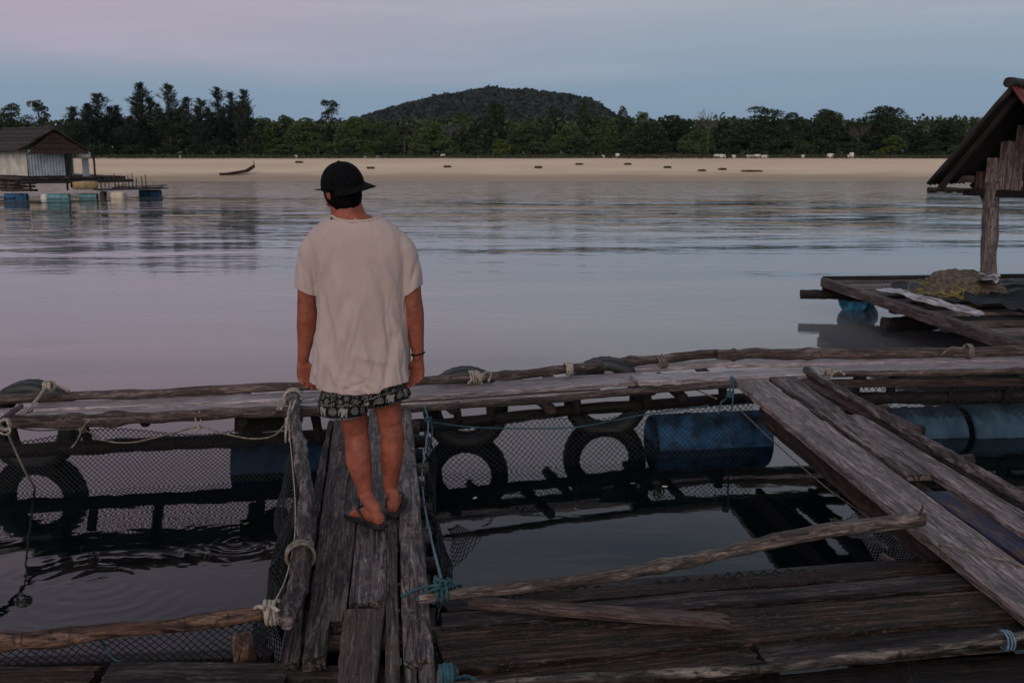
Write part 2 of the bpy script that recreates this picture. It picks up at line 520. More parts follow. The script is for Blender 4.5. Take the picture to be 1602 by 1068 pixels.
def plank(parent, mat, a, b, w0, w1=None, th=0.035, seed=0, rag=0.02, nseg=None, wob=0.006, roll=0.0, name="plank", sag=0.0, notch=None):
    """a sawn board with a..b as the centre line of its top face"""
    a, b = Vector(a), Vector(b)
    w1 = w0 if w1 is None else w1
    L = (b - a).length
    mw = frame_along(a, b)
    if roll:
        mw = mw @ Matrix.Rotation(roll, 4, "X")
    nseg = nseg or max(6, int(L / 0.045))
    nseg = min(nseg, 70)
    e = min(0.005, th * 0.2)
    # section: (across -1..1, edge inset, z)
    sec = [(-1, 0, -e * 1.2), (-1, e, 0), (-0.6, 0, 0), (-0.2, 0, 0), (0.2, 0, 0), (0.6, 0, 0), (1, -e, 0), (1, 0, -e * 1.2), (1, 0, -th), (0.0, 0, -th), (-1, 0, -th)]
    k = len(sec)
    V, F = [], []
    s = seed * 7.31
    for i in range(nseg + 1):
        t = i / nseg
        x = t * L
        w = (w0 + (w1 - w0) * t) / 2
        el_ = wob * fbm((x * 1.6, 1.0, 0), s) * 0.9 - wob * 1.1 * max(0, abs(fbm((x * 19, 1.5, 0), s)) - 0.25)
        er_ = wob * fbm((x * 1.6, 9.0, 0), s) * 0.9 + wob * 1.1 * max(0, abs(fbm((x * 19, 9.5, 0), s)) - 0.25)
        dz = wob * 0.5 * fbm((x * 1.4, 4.0, 0), s) - sag * 4 * t * (1 - t)
        for j, (c, ins, z) in enumerate(sec):
            y = c * w + ins
            y += -el_ * max(0, -c) + -er_ * max(0, c)
            xx = x
            if i == 0:
                xx += rag * abs(fbm((y * 22, 3.0, 0), s)) * 1.5
            if i == nseg:
                xx -= rag * abs(fbm((y * 22, 13.0, 0), s)) * 1.5
            zz = z + dz + (0.35 * wob * fbm((x * 4, y * 14, 0), s) if z > -e * 1.5 else 0)
            V.append((xx, y, zz))
    for i in range(nseg):
        for j in range(k):
            j2 = (j + 1) % k
            F.append((i * k + j, i * k + j2, (i + 1) * k + j2, (i + 1) * k + j))
    F.append(tuple(range(k))[::-1])
    F.append(tuple(nseg * k + j for j in range(k)))
    me = mesh(name, V, F, False)
    bmf(me)
    return new_obj(name, me, mat, parent, mw)


def bmf(me):
    bm = bmesh.new()
    bm.from_mesh(me)
    bmesh.ops.recalc_face_normals(bm, faces=bm.faces)
    bm.to_mesh(me)
    bm.free()


def plankq(parent, mat, a1, a2, b1, b2, th=0.035, z=DECK, **kw):
    A1, A2, B1, B2 = onz(*a1, z), onz(*a2, z), onz(*b1, z), onz(*b2, z)
    a, b = (A1 + A2) / 2, (B1 + B2) / 2
    d = (b - a).normalized()
    pr = Vector((-d.y, d.x, 0))
    return plank(parent, mat, a, b, abs((A2 - A1).dot(pr)), abs((B2 - B1).dot(pr)), th, **kw)


def plankl(parent, mat, p0, p1, w, th=0.035, z=DECK, z1=None, w1=None, **kw):
    return plank(parent, mat, onz(*p0, z), onz(*p1, z if z1 is None else z1), w, w1, th, **kw)


def catmull(pts, n):
    pts = [Vector(p) for p in pts]
    if len(pts) == 2:
        return [pts[0].lerp(pts[1], i / n) for i in range(n + 1)]
    P = [pts[0] * 2 - pts[1]] + pts + [pts[-1] * 2 - pts[-2]]
    out = []
    m = len(pts) - 1
    for i in range(n + 1):
        u = i / n * m
        k = min(int(u), m - 1)
        f = u - k
        p0, p1, p2, p3 = P[k:k + 4]
        out.append(0.5 * ((2 * p1) + (p2 - p0) * f + (2 * p0 - 5 * p1 + 4 * p2 - p3) * f * f + (3 * p1 - p0 - 3 * p2 + p3) * f ** 3))
    return out


def tube_geo(path, radii, ns, jitter=0.0, seed=0.0, flat=1.0):
    """rings along path -> V,F with capped ends"""
    V, F = [], []
    n = len(path)
    prev = None
    for i, p in enumerate(path):
        tg = (path[min(i + 1, n - 1)] - path[max(i - 1, 0)])
        tg = tg.normalized() if tg.length > 1e-9 else Vector((1, 0, 0))
        if prev is None:
            u = tg.orthogonal().normalized()
            if abs(tg.z) < 0.9:
                u = Vector((0, 0, 1)) - tg * tg.z
                u.normalize()
        else:
            u = prev - tg * prev.dot(tg)
            u.normalize()
        prev = u
        v = tg.cross(u)
        r = radii[i] if hasattr(radii, "__len__") else radii
        for j in range(ns):
            a = 2 * math.pi * j / ns
            q = r
            if jitter:
                q *= 1 + jitter * fbm((p.x * 6 + math.cos(a) * 0.8, p.y * 6 + math.sin(a) * 0.8, p.z * 6), seed)
            V.append(p + u * (q * math.cos(a) * flat) + v * (q * math.sin(a)))
    for i in range(n - 1):
        for j in range(ns):
            j2 = (j + 1) % ns
            F.append((i * ns + j, i * ns + j2, (i + 1) * ns + j2, (i + 1) * ns + j))
    F.append(tuple(range(ns))[::-1])
    F.append(tuple((n - 1) * ns + j for j in range(ns)))
    return V, F


def pole(parent, mat, pts, r0, r1=None, seed=0, ns=12, name="pole", jit=0.22, nseg=None, knots=0):
    pts = [Vector(p) for p in pts]
    r1 = r0 if r1 is None else r1
    L = sum((pts[i + 1] - pts[i]).length for i in range(len(pts) - 1))
    n = nseg or max(6, min(70, int(L / 0.06)))
    mw = frame_along(pts[0], pts[-1])
    inv = mw.inverted()
    path = [inv @ p for p in catmull(pts, n)]
    rnd = random.Random(seed)
    ks = [(rnd.random(), rnd.uniform(0.15, 0.35)) for _ in range(knots)]
    rad = []
    for i in range(n + 1):
        t = i / n
        r = r0 + (r1 - r0) * t
        r *= 1 + 0.10 * fbm((t * L * 1.8, seed * 3.1, 0), seed)
        for (kt, ka) in ks:
            r *= 1 + ka * math.exp(-((t - kt) * L / (r0 * 1.1)) ** 2)
        rad.append(r)
    for i, p in enumerate(path):
        p.y += r0 * 0.5 * fbm((i / n * L * 0.9, 5.5, 0), seed)
        p.z += r0 * 0.4 * fbm((i / n * L * 0.9, 15.5, 0), seed)
    V, F = tube_geo(path, rad, ns, jit, seed * 1.3)
    me = mesh(name, V, F)
    for poly in list(me.polygons)[-2:]:
        poly.use_smooth = False
    return new_obj(name, me, mat, parent, mw)


def polel(parent, mat, pxs, r0, r1=None, z=DECK, **kw):
    zs = z if hasattr(z, "__len__") else [z] * len(pxs)
    return pole(parent, mat, [onz(p[0], p[1], q) for p, q in zip(pxs, zs)], r0, r1, **kw)


def rope(name, mat, paths, r, label=None, cat="rope", parent=None, ns=6, res=0.018):
    """one rope made of one or more strands"""
    V, F = [], []
    for pts in paths:
        pts = [Vector(p) for p in pts]
        L = sum((pts[i + 1] - pts[i]).length for i in range(len(pts) - 1))
        n = max(4, min(160, int(L / res)))
        path = catmull(pts, n)
        rad = [r * (1 + 0.12 * math.sin(i * 2.4)) for i in range(n + 1)]
        v, f = tube_geo(path, rad, ns)
        b0 = len(V)
        V += v
        F += [tuple(i + b0 for i in q) for q in f]
    o0 = V[0].copy()
    me = mesh(name, [q - o0 for q in V], F)
    o = new_obj(name, me, mat, parent, Matrix.Translation(o0))
    if label and parent is None:
        tag(o, label, cat)
    return o


def coil(c, axis, rad, turns, pitch, seed=0, ov=1.0):
    """points of a lashing round a pole"""
    rnd = random.Random(seed)
    ax = Vector(axis).normalized()
    u = ax.orthogonal().normalized()
    v = ax.cross(u)
    out = []
    n = int(turns * 10)
    for i in range(n + 1):
        a = 2 * math.pi * i / 10
        rr = rad * (1 + rnd.uniform(-0.06, 0.10))
        out.append(Vector(c) + ax * (pitch * (i / 10 - turns / 2) + rnd.uniform(-0.1, 0.1) * pitch) + (u * math.cos(a) + v * math.sin(a) * ov) * rr)
    return out


def net(name, label, tl, tr, bl, br, cell, sag=0.05, wob=0.03, seed=0, r=0.0022, cat="net", thin=0.0, parent=None, mat="net"):
    """diamond-mesh netting hung from a head line"""
    tl, tr, bl, br = map(Vector, (tl, tr, bl, br))
    W = max((tr - tl).length, (br - bl).length)
    Hh = max((bl - tl).length, (br - tr).length)
    nu, nv = max(4, int(W / cell)), max(4, int(Hh / cell))
    nrm = (tr - tl).cross(bl - tl).normalized()
    rnd = random.Random(seed)
    pts = {}
    for i in range(nu + 1):
        for j in range(nv + 1):
            if (i + j) % 2:
                continue
            u, v = i / nu, j / nv
            p = tl.lerp(tr, u).lerp(bl.lerp(br, u), v)
            p = p + Vector((0, 0, -sag * (1 - v) * (0.5 - 0.5 * math.cos(2 * math.pi * u * 2))))
            p = p + nrm * (wob * fbm((u * W * 2.2, v * Hh * 1.5, 0), seed) * 1.5)
            dx = 0.35 * cell * 3 * fbm((u * W * 3, v * Hh * 3, 7.0), seed)
            p = p + (tr - tl).normalized() * dx + Vector((rnd.uniform(-1, 1), 0, rnd.uniform(-1, 1))) * cell * 0.06
            pts[(i, j)] = p
    V, F = [], []

    def strand(a, b):
        d = (b - a)
        if d.length < 1e-6:
            return
        d.normalize()
        u = d.cross(nrm).normalized()
        b0 = len(V)
        for q in (a, b):
            V.extend((q + u * r, q - u * r * 0.5 + nrm * r * 0.87, q - u * r * 0.5 - nrm * r * 0.87))
        for j in range(3):
            j2 = (j + 1) % 3
            F.append((b0 + j, b0 + j2, b0 + 3 + j2, b0 + 3 + j))

    for (i, j), p in pts.items():
        for di in (-1, 1):
            q = pts.get((i + di, j + 1))
            if q is not None and rnd.random() >= thin:
                strand(p, q)
    # head line
    top = [pts[k] for k in sorted(pts) if k[1] <= 1]
    for a, b in zip(top[:-1], top[1:]):
        d = (b - a).normalized()
        u = d.cross(nrm).normalized()
        b0 = len(V)
        rr = r * 1.6
        for q in (a, b):
            V.extend((q + u * rr, q - u * rr * 0.5 + nrm * rr * 0.87, q - u * rr * 0.5 - nrm * rr * 0.87))
        for j in range(3):
            j2 = (j + 1) % 3
            F.append((b0 + j, b0 + j2, b0 + 3 + j2, b0 + 3 + j))
    o0 = tl
    me = npmesh(name, np.array([tuple(q - o0) for q in V]), np.array(F))
    o = new_obj(name, me, M[mat], parent, Matrix.Translation(o0))
    if parent is None:
        tag(o, label, cat)
    return o


def revolve(name, prof, ns, mat, parent=None, mw=None, sm=True, warp=None):
    """prof: closed list of (radius, axial); axis = local X"""
    V, F = [], []
    k = len(prof)
    for i in range(ns):
        a = 2 * math.pi * i / ns
        for j, (r, x) in enumerate(prof):
            rr = r
            if warp:
                rr = warp(r, x, a, i, j)
            V.append((x, rr * math.cos(a), rr * math.sin(a)))
    for i in range(ns):
        i2 = (i + 1) % ns
        for j in range(k):
            j2 = (j + 1) % k
            if j2 == 0 and prof[0] != prof[-1] and prof[0][0] < 1e-5:
                continue
            F.append((i * k + j, i * k + j2, i2 * k + j2, i2 * k + j))
    me = mesh(name, V, F, sm)
    bm = bmesh.new()
    bm.from_mesh(me)
    bmesh.ops.remove_doubles(bm, verts=bm.verts, dist=1e-5)
    bmesh.ops.recalc_face_normals(bm, faces=bm.faces)
    bm.to_mesh(me)
    bm.free()
    if sm:
        me.shade_smooth()
    return new_obj(name, me, mat, parent, mw)


def box_geo(cx, cy, cz, sx, sy, sz):
    V = [(cx + dx * sx / 2, cy + dy * sy / 2, cz + dz * sz / 2) for dx in (-1, 1) for dy in (-1, 1) for dz in (-1, 1)]
    F = [(0, 1, 3, 2), (4, 6, 7, 5), (0, 4, 5, 1), (2, 3, 7, 6), (0, 2, 6, 4), (1, 5, 7, 3)]
    return V, F


# ------------------------------------------------------------------ the setting: water, beach, hill
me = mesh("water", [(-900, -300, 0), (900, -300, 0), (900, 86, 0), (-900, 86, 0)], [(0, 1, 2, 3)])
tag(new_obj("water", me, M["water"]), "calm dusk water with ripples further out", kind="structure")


def ground_h(x, y):
    e = 69.3 + 0.9 * noise.noise(Vector((x * 0.02, 3.3, 0))) + 0.25 * noise.noise(Vector((x * 0.13, 9.3, 0)))
    t = (y - e) / 11.0
    if t < 0:
        return t * 1.6
    if t < 1:
        return 1.43 * (t ** 0.85) + 0.02 * noise.noise(Vector((x * 0.6, y * 0.6, 0)))
    return 1.43 + 0.12 * min(1, (t - 1) * 3) + 0.06 * noise.noise(Vector((x * 0.25, y * 0.25, 1)))


xs = list(np.linspace(-90, 90, 121))
xs = [-900, -500, -250, -140] + xs + [140, 250, 500, 900]
ys = [60, 66, 68] + list(np.linspace(68.6, 84, 24)) + [88, 95, 110, 150, 250, 450, 900, 2500]
V = [(x, y, ground_h(x, y)) for y in ys for x in xs]
nx = len(xs)
F = [(j * nx + i, j * nx + i + 1, (j + 1) * nx + i + 1, (j + 1) * nx + i) for j in range(len(ys) - 1) for i in range(nx - 1)]
tag(new_obj("beach", mesh("beach", V, F), M["sand"]), "pale sand beach rising to the tree line", kind="structure")

# hill: ridge line measured at 500 m
HY = 500.0
ridge = [(a_, b_ + 3) for a_, b_ in [(470, 218), (520, 206), (560, 192), (600, 178), (640, 166), (690, 153), (740, 145), (765, 141), (800, 144), (850, 147), (890, 151), (920, 160), (945, 176), (975, 194), (1040, 210), (1120, 218)]]
rx_ = [aty(p, q, HY).x for p, q in ridge]
rz_ = [aty(p, q, HY).z for p, q in ridge]


def hill_h(x, y):
    z = float(np.interp(x, rx_, rz_, left=4, right=4))
    f = 1 - ((y - HY) / 110.0) ** 2
    return max(1.0, z * max(0, f) ** 0.8) + 1.3 * noise.noise(Vector((x * 0.09, y * 0.09, 2))) + 1.6 * max(0, noise.noise(Vector((x * 0.23, y * 0.23, 5))))


hx = np.linspace(-150, 140, 88)
hy = np.linspace(HY - 115, HY + 60, 40)
V = [(x, y, hill_h(x, y)) for y in hy for x in hx]
F = [(j * 88 + i, j * 88 + i + 1, (j + 1) * 88 + i + 1, (j + 1) * 88 + i) for j in range(39) for i in range(87)]
tag(new_obj("hill", mesh("hill", V, F), M["hillleaf"]), "low wooded hill behind the trees", kind="structure")


# ------------------------------------------------------------------ foliage builders
def quads(centers, ax, ay):
    """leaf faces: centre +- ax +- ay"""
    n = len(centers)
    V = np.empty((n, 4, 3), dtype=np.float32)
    V[:, 0] = centers - ax - ay * 0.4
    V[:, 1] = centers + ax * 0.2 - ay
    V[:, 2] = centers + ax + ay * 0.3
    V[:, 3] = centers - ax * 0.1 + ay
    F = np.arange(n * 4, dtype=np.int32).reshape(n, 4)
    return V.reshape(-1, 3), F


def rand_unit(rs, n):
    v = rs.normal(size=(n, 3))
    return v / np.linalg.norm(v, axis=1)[:, None]


def leaf_cloud(name, rs, clumps, per, size, up=0.3):
    """clumps: list of (centre, radii)"""
    cs = []
    for c, r in clumps:
        d = rand_unit(rs, per)
        d[:, 2] = np.where(d[:, 2] < -0.45, -d[:, 2], d[:, 2])
        q = rs.uniform(0.45, 1.08, size=(per, 1)) ** 0.6
        cs.append(np.array(c) + d * np.array(r) * q)
    cs = np.concatenate(cs)
    n = len(cs)
    a = rand_unit(rs, n)
    a[:, 2] *= 0.6
    b = np.cross(a, rand_unit(rs, n))
    b /= np.linalg.norm(b, axis=1)[:, None] + 1e-6
    s = size * rs.uniform(0.5, 1.25, size=(n, 1))
    V, F = quads(cs, a * s, b * s * 0.62)
    return npmesh(name, V, F)


def limb_mesh(name, branches, ns=6):
    V, F = [], []
    for pts, r0, r1 in branches:
        n = 6
        path = catmull(pts, n)
        v, f = tube_geo(path, [r0 + (r1 - r0) * i / n for i in range(n + 1)], ns, 0.1, 1.0)
        b0 = len(V)
        V += v
        F += [tuple(i + b0 for i in q) for q in f]
    return mesh(name, V, F)


def proto_broad(seed, shape="round"):
    """unit tree, height 1, crown width about 0.9; returns trunk mesh, crown mesh"""
    rs = np.random.RandomState(seed)
    rnd = random.Random(seed)
    cl, br = [], []
    br.append(([(0, 0, -0.03), (0.01, 0.01, 0.2), (rnd.uniform(-0.04, 0.04), 0, 0.55)], 0.026, 0.012))
    n = 34 if shape == "round" else 15
    for i in range(n):
        a = rnd.uniform(0, 6.283)
        if shape == "round":
            h = 0.16 + 0.68 * rnd.random() ** 1.15
            rr = 0.35 * math.sqrt(max(0.03, 1 - ((h - 0.36) / 0.50) ** 2)) * math.sqrt(rnd.uniform(0.05, 1.0))
            s = rnd.uniform(0.11, 0.18)
        else:                       # taller, sparser crown with sky between the clumps
            h = rnd.uniform(0.42, 0.92)
            rr = 0.30 * rnd.uniform(0.2, 1.0) * (1.1 - 0.5 * h)
            s = rnd.uniform(0.06, 0.12)
        c = (rr * math.cos(a), rr * math.sin(a), h)
        cl.append((c, (s * 1.15, s * 1.15, s * 0.8)))
        br.append(([(0, 0, min(0.5, h * 0.55)), (c[0] * 0.5, c[1] * 0.5, h * 0.8), c], 0.010, 0.003))
    if shape == "round":
        cl.append(((0, 0, 0.9), (0.13, 0.13, 0.09)))
    me_t = limb_mesh("trunk", br)
    me_c = leaf_cloud("crown", rs, cl, 290 if shape == "round" else 210, 0.0185 if shape == "round" else 0.0165)
    return me_t, me_c


def proto_casuarina(seed):
    """feathery spire, height 1"""
    rs = np.random.RandomState(seed)
    rnd = random.Random(seed)
    br = [([(0, 0, -0.03), (rnd.uniform(-0.02, 0.02), 0, 0.5), (rnd.uniform(-0.03, 0.03), rnd.uniform(-0.02, 0.02), 0.98)], 0.018, 0.003)]
    top = br[0][0]
    cs, ax, ay = [], [], []
    leaders = [(0, 0, 0.06, 0.99)] + [(rnd.uniform(-0.16, 0.16), rnd.uniform(-0.12, 0.12), 0.25, rnd.uniform(0.6, 0.86)) for _ in range(3)]
    for (lx, ly, z0, z1) in leaders:
        if lx:
            br.append(([(0, 0, z0), (lx * 0.8, ly * 0.8, (z0 + z1) / 2), (lx, ly, z1)], 0.010, 0.002))
        nb = 84 if not lx else 40
        for i in range(nb):
            f = (i + rnd.random()) / nb
            h = z0 + (z1 - z0) * f
            Lb = (0.27 * (1 - f) ** 0.6 + 0.02) * rnd.uniform(0.55, 1.15) * (1 if not lx else 0.65)
            a = rnd.uniform(0, 6.283)
            rise = rnd.uniform(0.7, 2.0)
            d = np.array([math.cos(a), math.sin(a), rise])
            d /= np.linalg.norm(d)
            o = np.array([lx * min(1, (h - z0) / 0.2), ly * min(1, (h - z0) / 0.2), h])
            for q in range(20):
                t = rnd.uniform(0.12, 1.0)
                p = o + d * Lb * t + rs.normal(size=3) * 0.009
                dd = d + rs.normal(size=3) * 0.42
                dd[2] -= 0.15
                dd /= np.linalg.norm(dd)
                ln = rnd.uniform(0.016, 0.045)
                w = np.cross(dd, rs.normal(size=3))
                w /= np.linalg.norm(w) + 1e-6
                cs.append(p)
                ax.append(dd * ln)
                ay.append(w * 0.0036)
    V, F = quads(np.array(cs), np.array(ax), np.array(ay))
    return limb_mesh("trunk", br), npmesh("crown", V, F)


def proto_bush(seed):
    rs = np.random.RandomState(seed)
    rnd = random.Random(seed)
    cl, br = [], []
    for i in range(13):
        a = rnd.uniform(0, 6.283)
        rr = rnd.uniform(0, 0.42)
        h = rnd.uniform(0.15, 0.80) * (1.15 - rr)
        s = rnd.uniform(0.13, 0.22)
        cl.append(((rr * math.cos(a), rr * math.sin(a), h), (s, s, s * 0.85)))
        br.append(([(0, 0, -0.05), (rr * 0.5 * math.cos(a), rr * 0.5 * math.sin(a), h * 0.5), (rr * math.cos(a), rr * math.sin(a), h)], 0.02, 0.006))
    return limb_mesh("stem", br), leaf_cloud("foliage", rs, cl, 170, 0.036)


def proto_dead(seed):
    rnd = random.Random(seed)
    br = [([(0, 0, -0.03), (0.01, 0, 0.35), (0.0, 0.01, 0.7)], 0.022, 0.008)]
    tips = []
    for i in range(16):
        a = rnd.uniform(0, 6.283)
        h = rnd.uniform(0.3, 0.7)
        e = Vector((math.cos(a) * rnd.uniform(0.1, 0.25), math.sin(a) * rnd.uniform(0.1, 0.25), h + rnd.uniform(0.15, 0.32)))
        br.append(([(0, 0, h), (e.x * 0.6, e.y * 0.6, (h + e.z) / 2), tuple(e)], 0.008, 0.002))
        tips.append(e)
    me_t = limb_mesh("trunk", br, 5)
    V, F = [], []
    for e in tips:
        for k in range(12):
            q = e * rnd.uniform(0.75, 1.0)
            d = Vector((rnd.uniform(-1, 1), rnd.uniform(-1, 1), rnd.uniform(-0.2, 1))) * 0.07
            v, f = tube_geo([q, q + d * 0.5 + Vector((0, 0, 0.005)), q + d], [0.0025, 0.002, 0.001], 3)
            b0 = len(V)
            V += v
            F += [tuple(i + b0 for i in x) for x in f]
    return me_t, mesh("twigs", V, F, False)


def proto_palm(seed):
    rnd = random.Random(seed)
    rs = np.random.RandomState(seed)
    br = [([(0, 0, -0.03), (0.02, 0, 0.3), (0.0, 0.01, 0.72)], 0.022, 0.017)]
    cs, ax, ay = [], [], []
    for i in range(17):
        a = i * 2.4
        L = rnd.uniform(0.26, 0.36)
        lift = rnd.uniform(-0.25, 1.1)
        for k in range(26):
            t = (k + 1) / 26
            r = L * t * math.cos(lift * 0.6)
            z = 0.74 + L * (math.sin(lift) * t - 0.75 * t * t)
            p = np.array([math.cos(a) * r, math.sin(a) * r, z])
            side = np.array([-math.sin(a), math.cos(a), -0.55]) * (1 if k % 2 else -1)
            side[2] = -0.6
            cs.append(p + side * 0.03)
            ax.append(side * 0.042)
            ay.append(np.array([math.cos(a), math.sin(a), 0.1]) * 0.008)
    V, F = quads(np.array(cs), np.array(ax), np.array(ay))
    return limb_mesh("trunk", br), npmesh("fronds", V, F)


PB = [proto_broad(i) for i in range(11, 17)]
PT = [proto_broad(i, "tall") for i in range(21, 24)]
PC = [proto_casuarina(i) for i in range(31, 37)]
PU = [proto_bush(i) for i in range(41, 46)]
PD = [proto_dead(51)]
PP = [proto_palm(61)]
MATSETS = {}


def put_tree(name, label, proto, px, top, width, Y, leafmat, group, trunkmat="trunk", rot=0.0, parts=("trunk", "crown"), cat="tree", base_w=0.85):
    b = aty(px, 250, Y)
    gz = ground_h(b.x, Y)
    tp = aty(px, top, Y)
    H = (tp.z - gz) * 1.03
    wm = abs(aty(px + width / 2, top, Y).x - aty(px - width / 2, top, Y).x)
    sx = wm / base_w
    root = thing(name, (b.x, Y, gz), label, cat, group)
    root.matrix_basis = Matrix.Translation((b.x, Y, gz)) @ Matrix.Rotation(rot, 4, "Z") @ Matrix.Diagonal((sx, sx, H, 1))
    for pn, me_, mt in zip(parts, proto, (M[trunkmat], leafmat)):
        key = (me_.name, mt.name)
        if key not in MATSETS:
            m2 = me_.copy()
            m2.materials.clear()
            m2.materials.append(mt)
            MATSETS[key] = m2
        o = bpy.data.objects.new(pn, MATSETS[key])
        C.objects.link(o)
        o.parent = root
    return root


# far wood behind the first row and the canopy of the hill: nobody could count these
rs = np.random.RandomState(5)
n = 60000
x = rs.uniform(-75, 75, n)
y = 89.5 + 45 * rs.uniform(0, 1, n) ** 1.8
hz = np.array([3.5 + 0.6 * noise.noise(Vector((a * 0.11, b * 0.08, 0))) + 0.7 * noise.noise(Vector((a * 0.4, b * 0.4, 3))) for a, b in zip(x, y)]) + (y - 92) * 0.02
z = 1.3 + (hz - 0.2) * rs.uniform(0.0, 1.0, n) ** 0.75
cs = np.stack([x, y, z], 1)
a = rand_unit(rs, n)
b = np.cross(a, rand_unit(rs, n))
b /= np.linalg.norm(b, axis=1)[:, None]
s = rs.uniform(0.13, 0.33, size=(n, 1))
Vq, Fq = quads(cs, a * s, b * s * 0.6)
tag(new_obj("forest", npmesh("forest", Vq, Fq), M["darkleaf"]), "dense dark green wood behind the beach trees", kind="stuff")

n = 26000
x = rs.uniform(-140, 110, n)
y = rs.uniform(HY - 108, HY + 8, n)
z = np.array([hill_h(a, b) for a, b in zip(x, y)]) + rs.uniform(-0.2, 1.6, n) * rs.uniform(0.4, 1, n)
cs = np.stack([x, y, z], 1)
a = rand_unit(rs, n)
a[:, 2] *= 0.5
b = np.cross(a, rand_unit(rs, n))
b /= np.linalg.norm(b, axis=1)[:, None]
s = rs.uniform(0.7, 1.7, size=(n, 1))
Vq, Fq = quads(cs, a * s, b * s * 0.7)
tag(new_obj("hill_canopy", npmesh("hill_canopy", Vq, Fq), M["hillleaf"]), "blue green canopy covering the low hill", kind="stuff")

# dune grass strip along the top of the sand
n = 15000
x = rs.uniform(-60, 60, n)
y = 79.9 + np.abs(rs.normal(0, 1.0, n)) * 1.8 + 0.7 * np.array([noise.noise(Vector((a * 0.12, 4, 0))) for a in x])
cs = np.stack([x, y, np.array([ground_h(a, b) for a, b in zip(x, y)]) + 0.10], 1)
up = rs.normal(size=(n, 3)) * 0.35 + np.array([0, 0, 1.0])
up /= np.linalg.norm(up, axis=1)[:, None]
sd = np.cross(up, rs.normal(size=(n, 3)))
sd /= np.linalg.norm(sd, axis=1)[:, None]
Vq, Fq = quads(cs, up * rs.uniform(0.08, 0.22, (n, 1)), sd * 0.035)
tag(new_obj("dune_grass", npmesh("dune_grass", Vq, Fq), M["grass"]), "strip of short dry grass along the beach top", kind="stuff")

ORD = ["first", "second", "third", "fourth", "fifth", "sixth", "seventh", "eighth", "ninth", "tenth", "eleventh", "twelfth", "thirteenth", "fourteenth", "fifteenth", "sixteenth", "seventeenth", "eighteenth", "nineteenth", "twentieth", "twenty-first", "twenty-second", "twenty-third", "twenty-fourth"]

# casuarinas on the left: (px, top, width, depth)
CAS = [(122, 172, 60, 86), (160, 152, 66, 87), (188, 170, 50, 90), (207, 186, 44, 86), (228, 136, 62, 88), (250, 168, 40, 91), (270, 138, 58, 87), (297, 158, 50, 89),
       (318, 160, 48, 86), (345, 143, 56, 88), (366, 150, 44, 90), (386, 147, 50, 87)]
for i, (px, top, w, Y) in enumerate(CAS):
    put_tree("casuarina_tree", "feathery dark casuarina, %s from the left in the spiky group" % ORD[i], PC[i % 6], px, top - 2, w * 1.3, Y, M["cas_leaf"],
             "casuarina trees behind the left beach", rot=i * 1.3, base_w=0.42)

BROAD = [  # px, top, width, depth, proto, material, label
    (-15, 168, 70, 88, PB[0], "darkleaf", "dark round tree cut by the left edge of the picture"),
    (28, 164, 60, 92, PB[1], "darkleaf", "dark broad tree rising over the thatched roof's left half"),
    (68, 160, 46, 88, PT[0], "darkleaf", "loose airy tree rising over the thatched roof's ridge end"),
    (418, 186, 50, 90, PB[2], "leaf", "low green tree just right of the last casuarina"),
    (446, 182, 44, 92, PB[3], "leaf", "small round tree left of the capped person, second after the casuarinas"),
    (480, 186, 60, 88, PB[4], "leaf", "broad low tree above the left side of the cap"),
    (518, 158, 46, 92, PT[1], "darkleaf", "tall slim tree standing above the capped head"),
    (556, 184, 56, 88, PB[5], "leaf", "broad green tree right of the tall one above the cap"),
    (600, 190, 50, 88, PB[0], "leaf", "green tree at the left foot of the hill, left of the palm"),
    (672, 190, 60, 89, PB[1], "leaf", "round green tree just right of the palm"),
    (722, 176, 50, 93, PB[2], "leaf", "mid green tree below the left hill slope"),
    (772, 160, 50, 91, PB[3], "darkleaf", "tall dark round tree standing below the hill summit"),
    (822, 192, 56, 88, PB[4], "leaf", "low green tree right of the dark one below the summit"),
    (866, 170, 36, 92, PB[5], "darkleaf", "narrow dark tree below the right part of the hill"),
    (915, 158, 34, 91, PB[0], "darkleaf", "narrow tall dark tree at the right end of the hill"),
    (890, 196, 60, 87, PB[1], "leaf", "low broad tree in front of the narrow dark ones"),
    (972, 164, 28, 90, PT[2], "darkleaf", "thin tree with a tufted top just right of the hill"),
    (945, 192, 50, 88, PB[2], "leaf", "low green tree between the hill's end and the tufted tree"),
    (1004, 178, 36, 92, PT[0], "leaf", "thin loose tree right of the tufted tree"),
    (1012, 194, 60, 88, PB[3], "darkleaf", "dark low tree left of the driftwood heap"),
    (1052, 182, 66, 90, PB[4], "darkleaf", "broad dark tree left of the bare pale tree"),
    (1090, 204, 50, 87, PB[5], "leaf", "small green tree in front of the bare pale tree"),
    (1132, 188, 40, 91, PB[0], "darkleaf", "narrow dark tree right of the bare pale tree"),
    (1182, 169, 92, 88, PB[1], "darkleaf", "large dark domed tree right of the bare pale tree"),
    (1236, 178, 56, 91, PB[2], "darkleaf", "dark tree adjoining the large domed one on its right"),
    (1286, 173, 70, 89, PB[3], "darkleaf", "broad dark tree in the middle of the right-hand wood"),
    (1326, 190, 40, 92, PB[4], "leaf", "dull green tree left of the big dark crown at right"),
    (1376, 168, 84, 88, PB[5], "darkleaf", "largest dark crown of the right-hand wood"),
    (1436, 212, 40, 90, PB[0], "darkleaf", "low dark tree in the dip right of the largest crown"),
    (1476, 190, 86, 89, PB[1], "darkleaf", "broad dark tree left of the hut roof"),
    (1522, 196, 50, 91, PB[2], "darkleaf", "dark tree half hidden by the hut roof"),
    (1590, 196, 80, 91, PB[3], "darkleaf", "dark tree seen under the hut at the right edge"),
]
